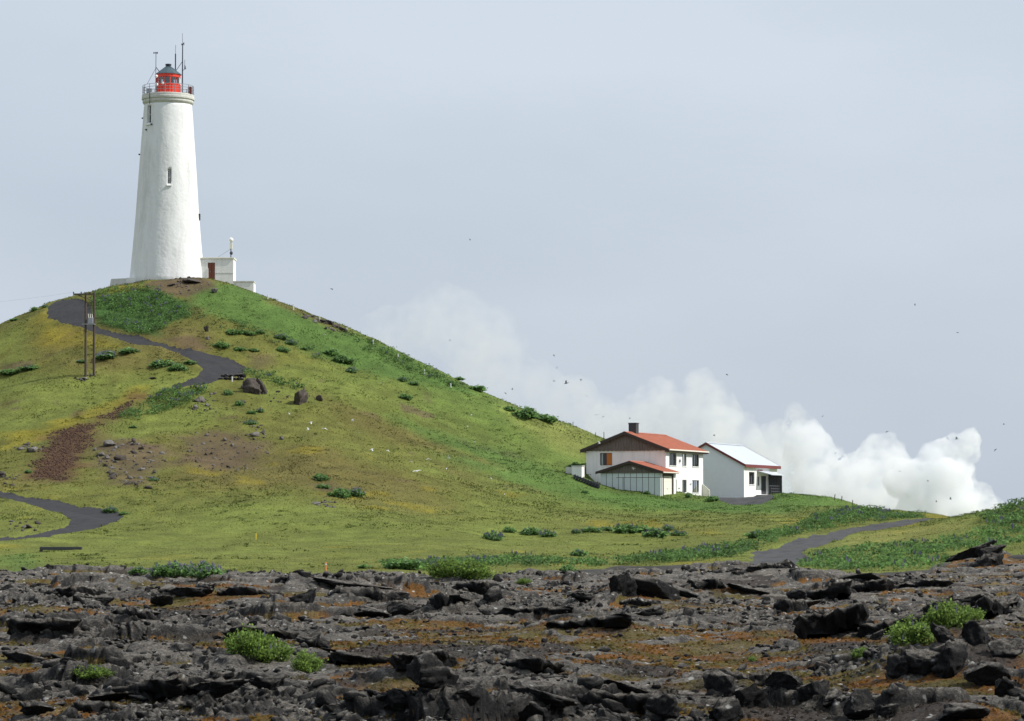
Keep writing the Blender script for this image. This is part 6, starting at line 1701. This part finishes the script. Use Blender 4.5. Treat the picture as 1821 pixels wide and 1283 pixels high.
for k, (u, v, w) in enumerate(SKY_BIRDS):
    d = 0.72 * F_PX / w * random.uniform(0.5, 0.6); d = min(max(d, 110), 290)
    o = link('bird', BM[k % 5][1]); o.location = P(u, v, d); sc = w * d / F_PX / 0.62
    o.scale = (sc,) * 3; o.rotation_euler = (random.uniform(-0.3, 0.3), random.uniform(-0.6, 0.6), random.uniform(-2, 2))
    lab = 'larger dark bird flying in the sky left of the house roof' if w == 13 else ('dark bird flying against the steam at the far right' if w == 10 else (SKY_LAB[k]))
    tag(o, lab, 'bird', 'dark birds in the sky')
HILL_BIRDS = [(678, 681, 6), (838, 738, 5), (831, 759, 5), (782, 744, 7), (553, 751, 10), (548, 764, 9), (578, 762, 9), (627, 749, 9), (638, 770, 6), (661, 799, 11), (731, 821, 8), (762, 816, 9), (798, 815, 10), (741, 838, 13), (794, 833, 7), (874, 852, 6), (844, 786, 7), (515, 737, 7), (600, 753, 6), (690, 801, 6), (897, 880, 5),
              (1126, 833, 10), (1066, 789, 8), (577, 595, 6)]
HILL_LAB = {731: 'white tern left of the row of three over the lower slope', 762: 'middle white tern of the row of three over the lower slope', 798: 'right white tern of the row of three over the lower slope', 794: 'small white tern under the right one of the row', 844: 'small white tern between the right slope pair and the meadow', 600: 'small white tern left of the one over the brown streak', 690: 'small white tern right of the one with wide wings', 678: 'white tern highest over the mid slope', 838: 'upper white tern of two over the right slope', 831: 'lower white tern of two over the right slope', 782: 'white tern left of the pair over the right slope', 553: 'white tern right below the rounded boulder', 548: 'lower white tern below the rounded boulder',
    578: 'white tern right of the two below the rounded boulder', 627: 'white tern over the brown streak of the slope', 638: 'small white tern under the one over the brown streak', 661: 'white tern with wide wings under the brown streak', 515: 'white tern left below the rounded boulder', 874: 'white tern low over the meadow left of the garage', 897: 'lowest tiny tern over the meadow'}
for k, (u, v, w) in enumerate(HILL_BIRDS):
    d = min(0.6 * F_PX / w * 0.62, 236); d = max(d, 150)
    o = link('bird', BM[k % 5][0]); o.location = P(u, v, d); sc = w * d / F_PX / 0.66
    o.scale = (sc,) * 3; o.rotation_euler = (random.uniform(-0.2, 0.5), random.uniform(-0.5, 0.5), random.uniform(-2.4, 2.4))
    lab = {1126: 'white tern flying in front of the garage gable', 1066: 'white tern flying in front of the house gable', 741: 'largest white tern flying over the lower slope', 577: 'white tern flying over the bright green upper slope'}.get(u, HILL_LAB.get(u, 'small white tern flying low over the olive slope'))
    tag(o, lab, 'bird', 'white terns over the slope')

# ================================================================== STEAM
def steam(name, blobs, depth, dens, label, seed, disp=(3.2, 1.6), voxel=0.85, noise=0.5, thick=1.0, spread=0.0, nsc=0.2, grow=1.12):
    """billowing steam: swollen lobes fused into one surface, filled with scattering droplets"""
    import bmesh
    r = np.random.default_rng(seed)
    vs, fs, nv = [], [], 0
    V0, F0 = ico(3)
    for (u, v, rp) in blobs:
        s = depth / F_PX
        for k in range(3):
            uu, vv, q = (u, v, rp) if k == 0 else (u + r.normal(0, rp * 0.55), v + r.normal(0, rp * 0.4), rp * r.uniform(0.45, 0.7))
            c = P(uu, vv, depth + r.normal(0, rp * s * 0.6 * thick + spread))
            vs.append(V0 * (q * grow * s * np.array([1, thick, 1])) + c); fs.append(F0 + nv); nv += len(V0)
    me = np_mesh(name, np.vstack(vs), np.vstack(fs))
    o = link(name, me)
    rm = o.modifiers.new('fuse', 'REMESH'); rm.mode = 'VOXEL'; rm.voxel_size = voxel
    for i, (amp, sc) in enumerate(((disp[0], disp[0] * 3.0), (disp[1], disp[1] * 2.6), (disp[1] * 0.5, disp[1] * 1.1))):
        tx_ = bpy.data.textures.new('billow', 'CLOUDS'); tx_.noise_scale = sc; tx_.noise_depth = 3; tx_.noise_type = 'SOFT_NOISE'
        dm = o.modifiers.new('billow', 'DISPLACE'); dm.texture = tx_; dm.strength = amp * 2; dm.mid_level = 0.45; dm.texture_coords = 'GLOBAL'
    m, n, l, b, out = mat_new('steam_droplets')
    n.remove(b)
    pv = n.new('ShaderNodeVolumePrincipled'); pv.inputs['Color'].default_value = (0.985, 0.99, 1.0, 1); pv.inputs['Anisotropy'].default_value = 0.15
    pv.inputs['Density'].default_value = dens
    l.new(pv.outputs[0], out.inputs['Volume'])
    if noise:
        geo = n.new('ShaderNodeNewGeometry'); nz = n.new('ShaderNodeTexNoise'); nz.inputs['Scale'].default_value = nsc; nz.inputs['Detail'].default_value = 5; nz.inputs['Roughness'].default_value = 0.62
        l.new(geo.outputs['Position'], nz.inputs['Vector'])
        rr = n.new('ShaderNodeMapRange'); rr.inputs[1].default_value = 0.38; rr.inputs[2].default_value = 0.56; rr.inputs[3].default_value = 0.0; rr.inputs[4].default_value = dens * 1.5
        l.new(nz.outputs['Fac'], rr.inputs[0]); l.new(rr.outputs[0], pv.inputs['Density'])
    o.data.materials.append(m)
    tag(o, label, 'steam', 'steam clouds behind the houses', 'stuff')
    return o
steam('steam_plume', [(1760, 900, 26), (1725, 885, 34), (1690, 850, 40), (1672, 818, 28), (1640, 860, 40), (1710, 905, 40), (1780, 912, 18), (1650, 905, 40)], 560, 0.30, 'dense white steam plume rising at the far right behind the bank', 1)
steam('steam_plume', [(1560, 830, 40), (1530, 870, 50), (1590, 870, 45), (1480, 880, 45), (1575, 905, 45), (1450, 850, 40), (1430, 800, 34), (1500, 910, 40)], 580, 0.15, 'white steam billows right of the shed', 2)
steam('steam_plume', [(1420, 762, 26), (1370, 800, 40), (1310, 790, 40), (1390, 840, 45), (1330, 830, 40), (1290, 760, 36)], 600, 0.06, 'paler steam cloud above the shed roof', 3)
steam('steam_plume', [(1250, 705, 36), (1265, 740, 42), (1170, 715, 36), (1140, 735, 40), (1200, 750, 45), (1100, 760, 38)], 620, 0.05, 'thinning steam cloud above the house roof', 4)
steam('steam_plume', [(950, 690, 50), (1020, 725, 45), (880, 640, 60), (820, 580, 56), (770, 575, 40), (850, 620, 60), (1060, 760, 40), (700, 600, 50)], 660, 0.022, 'faint drifting steam above the right ridge', 5, disp=(4.0, 1.5), voxel=1.6)
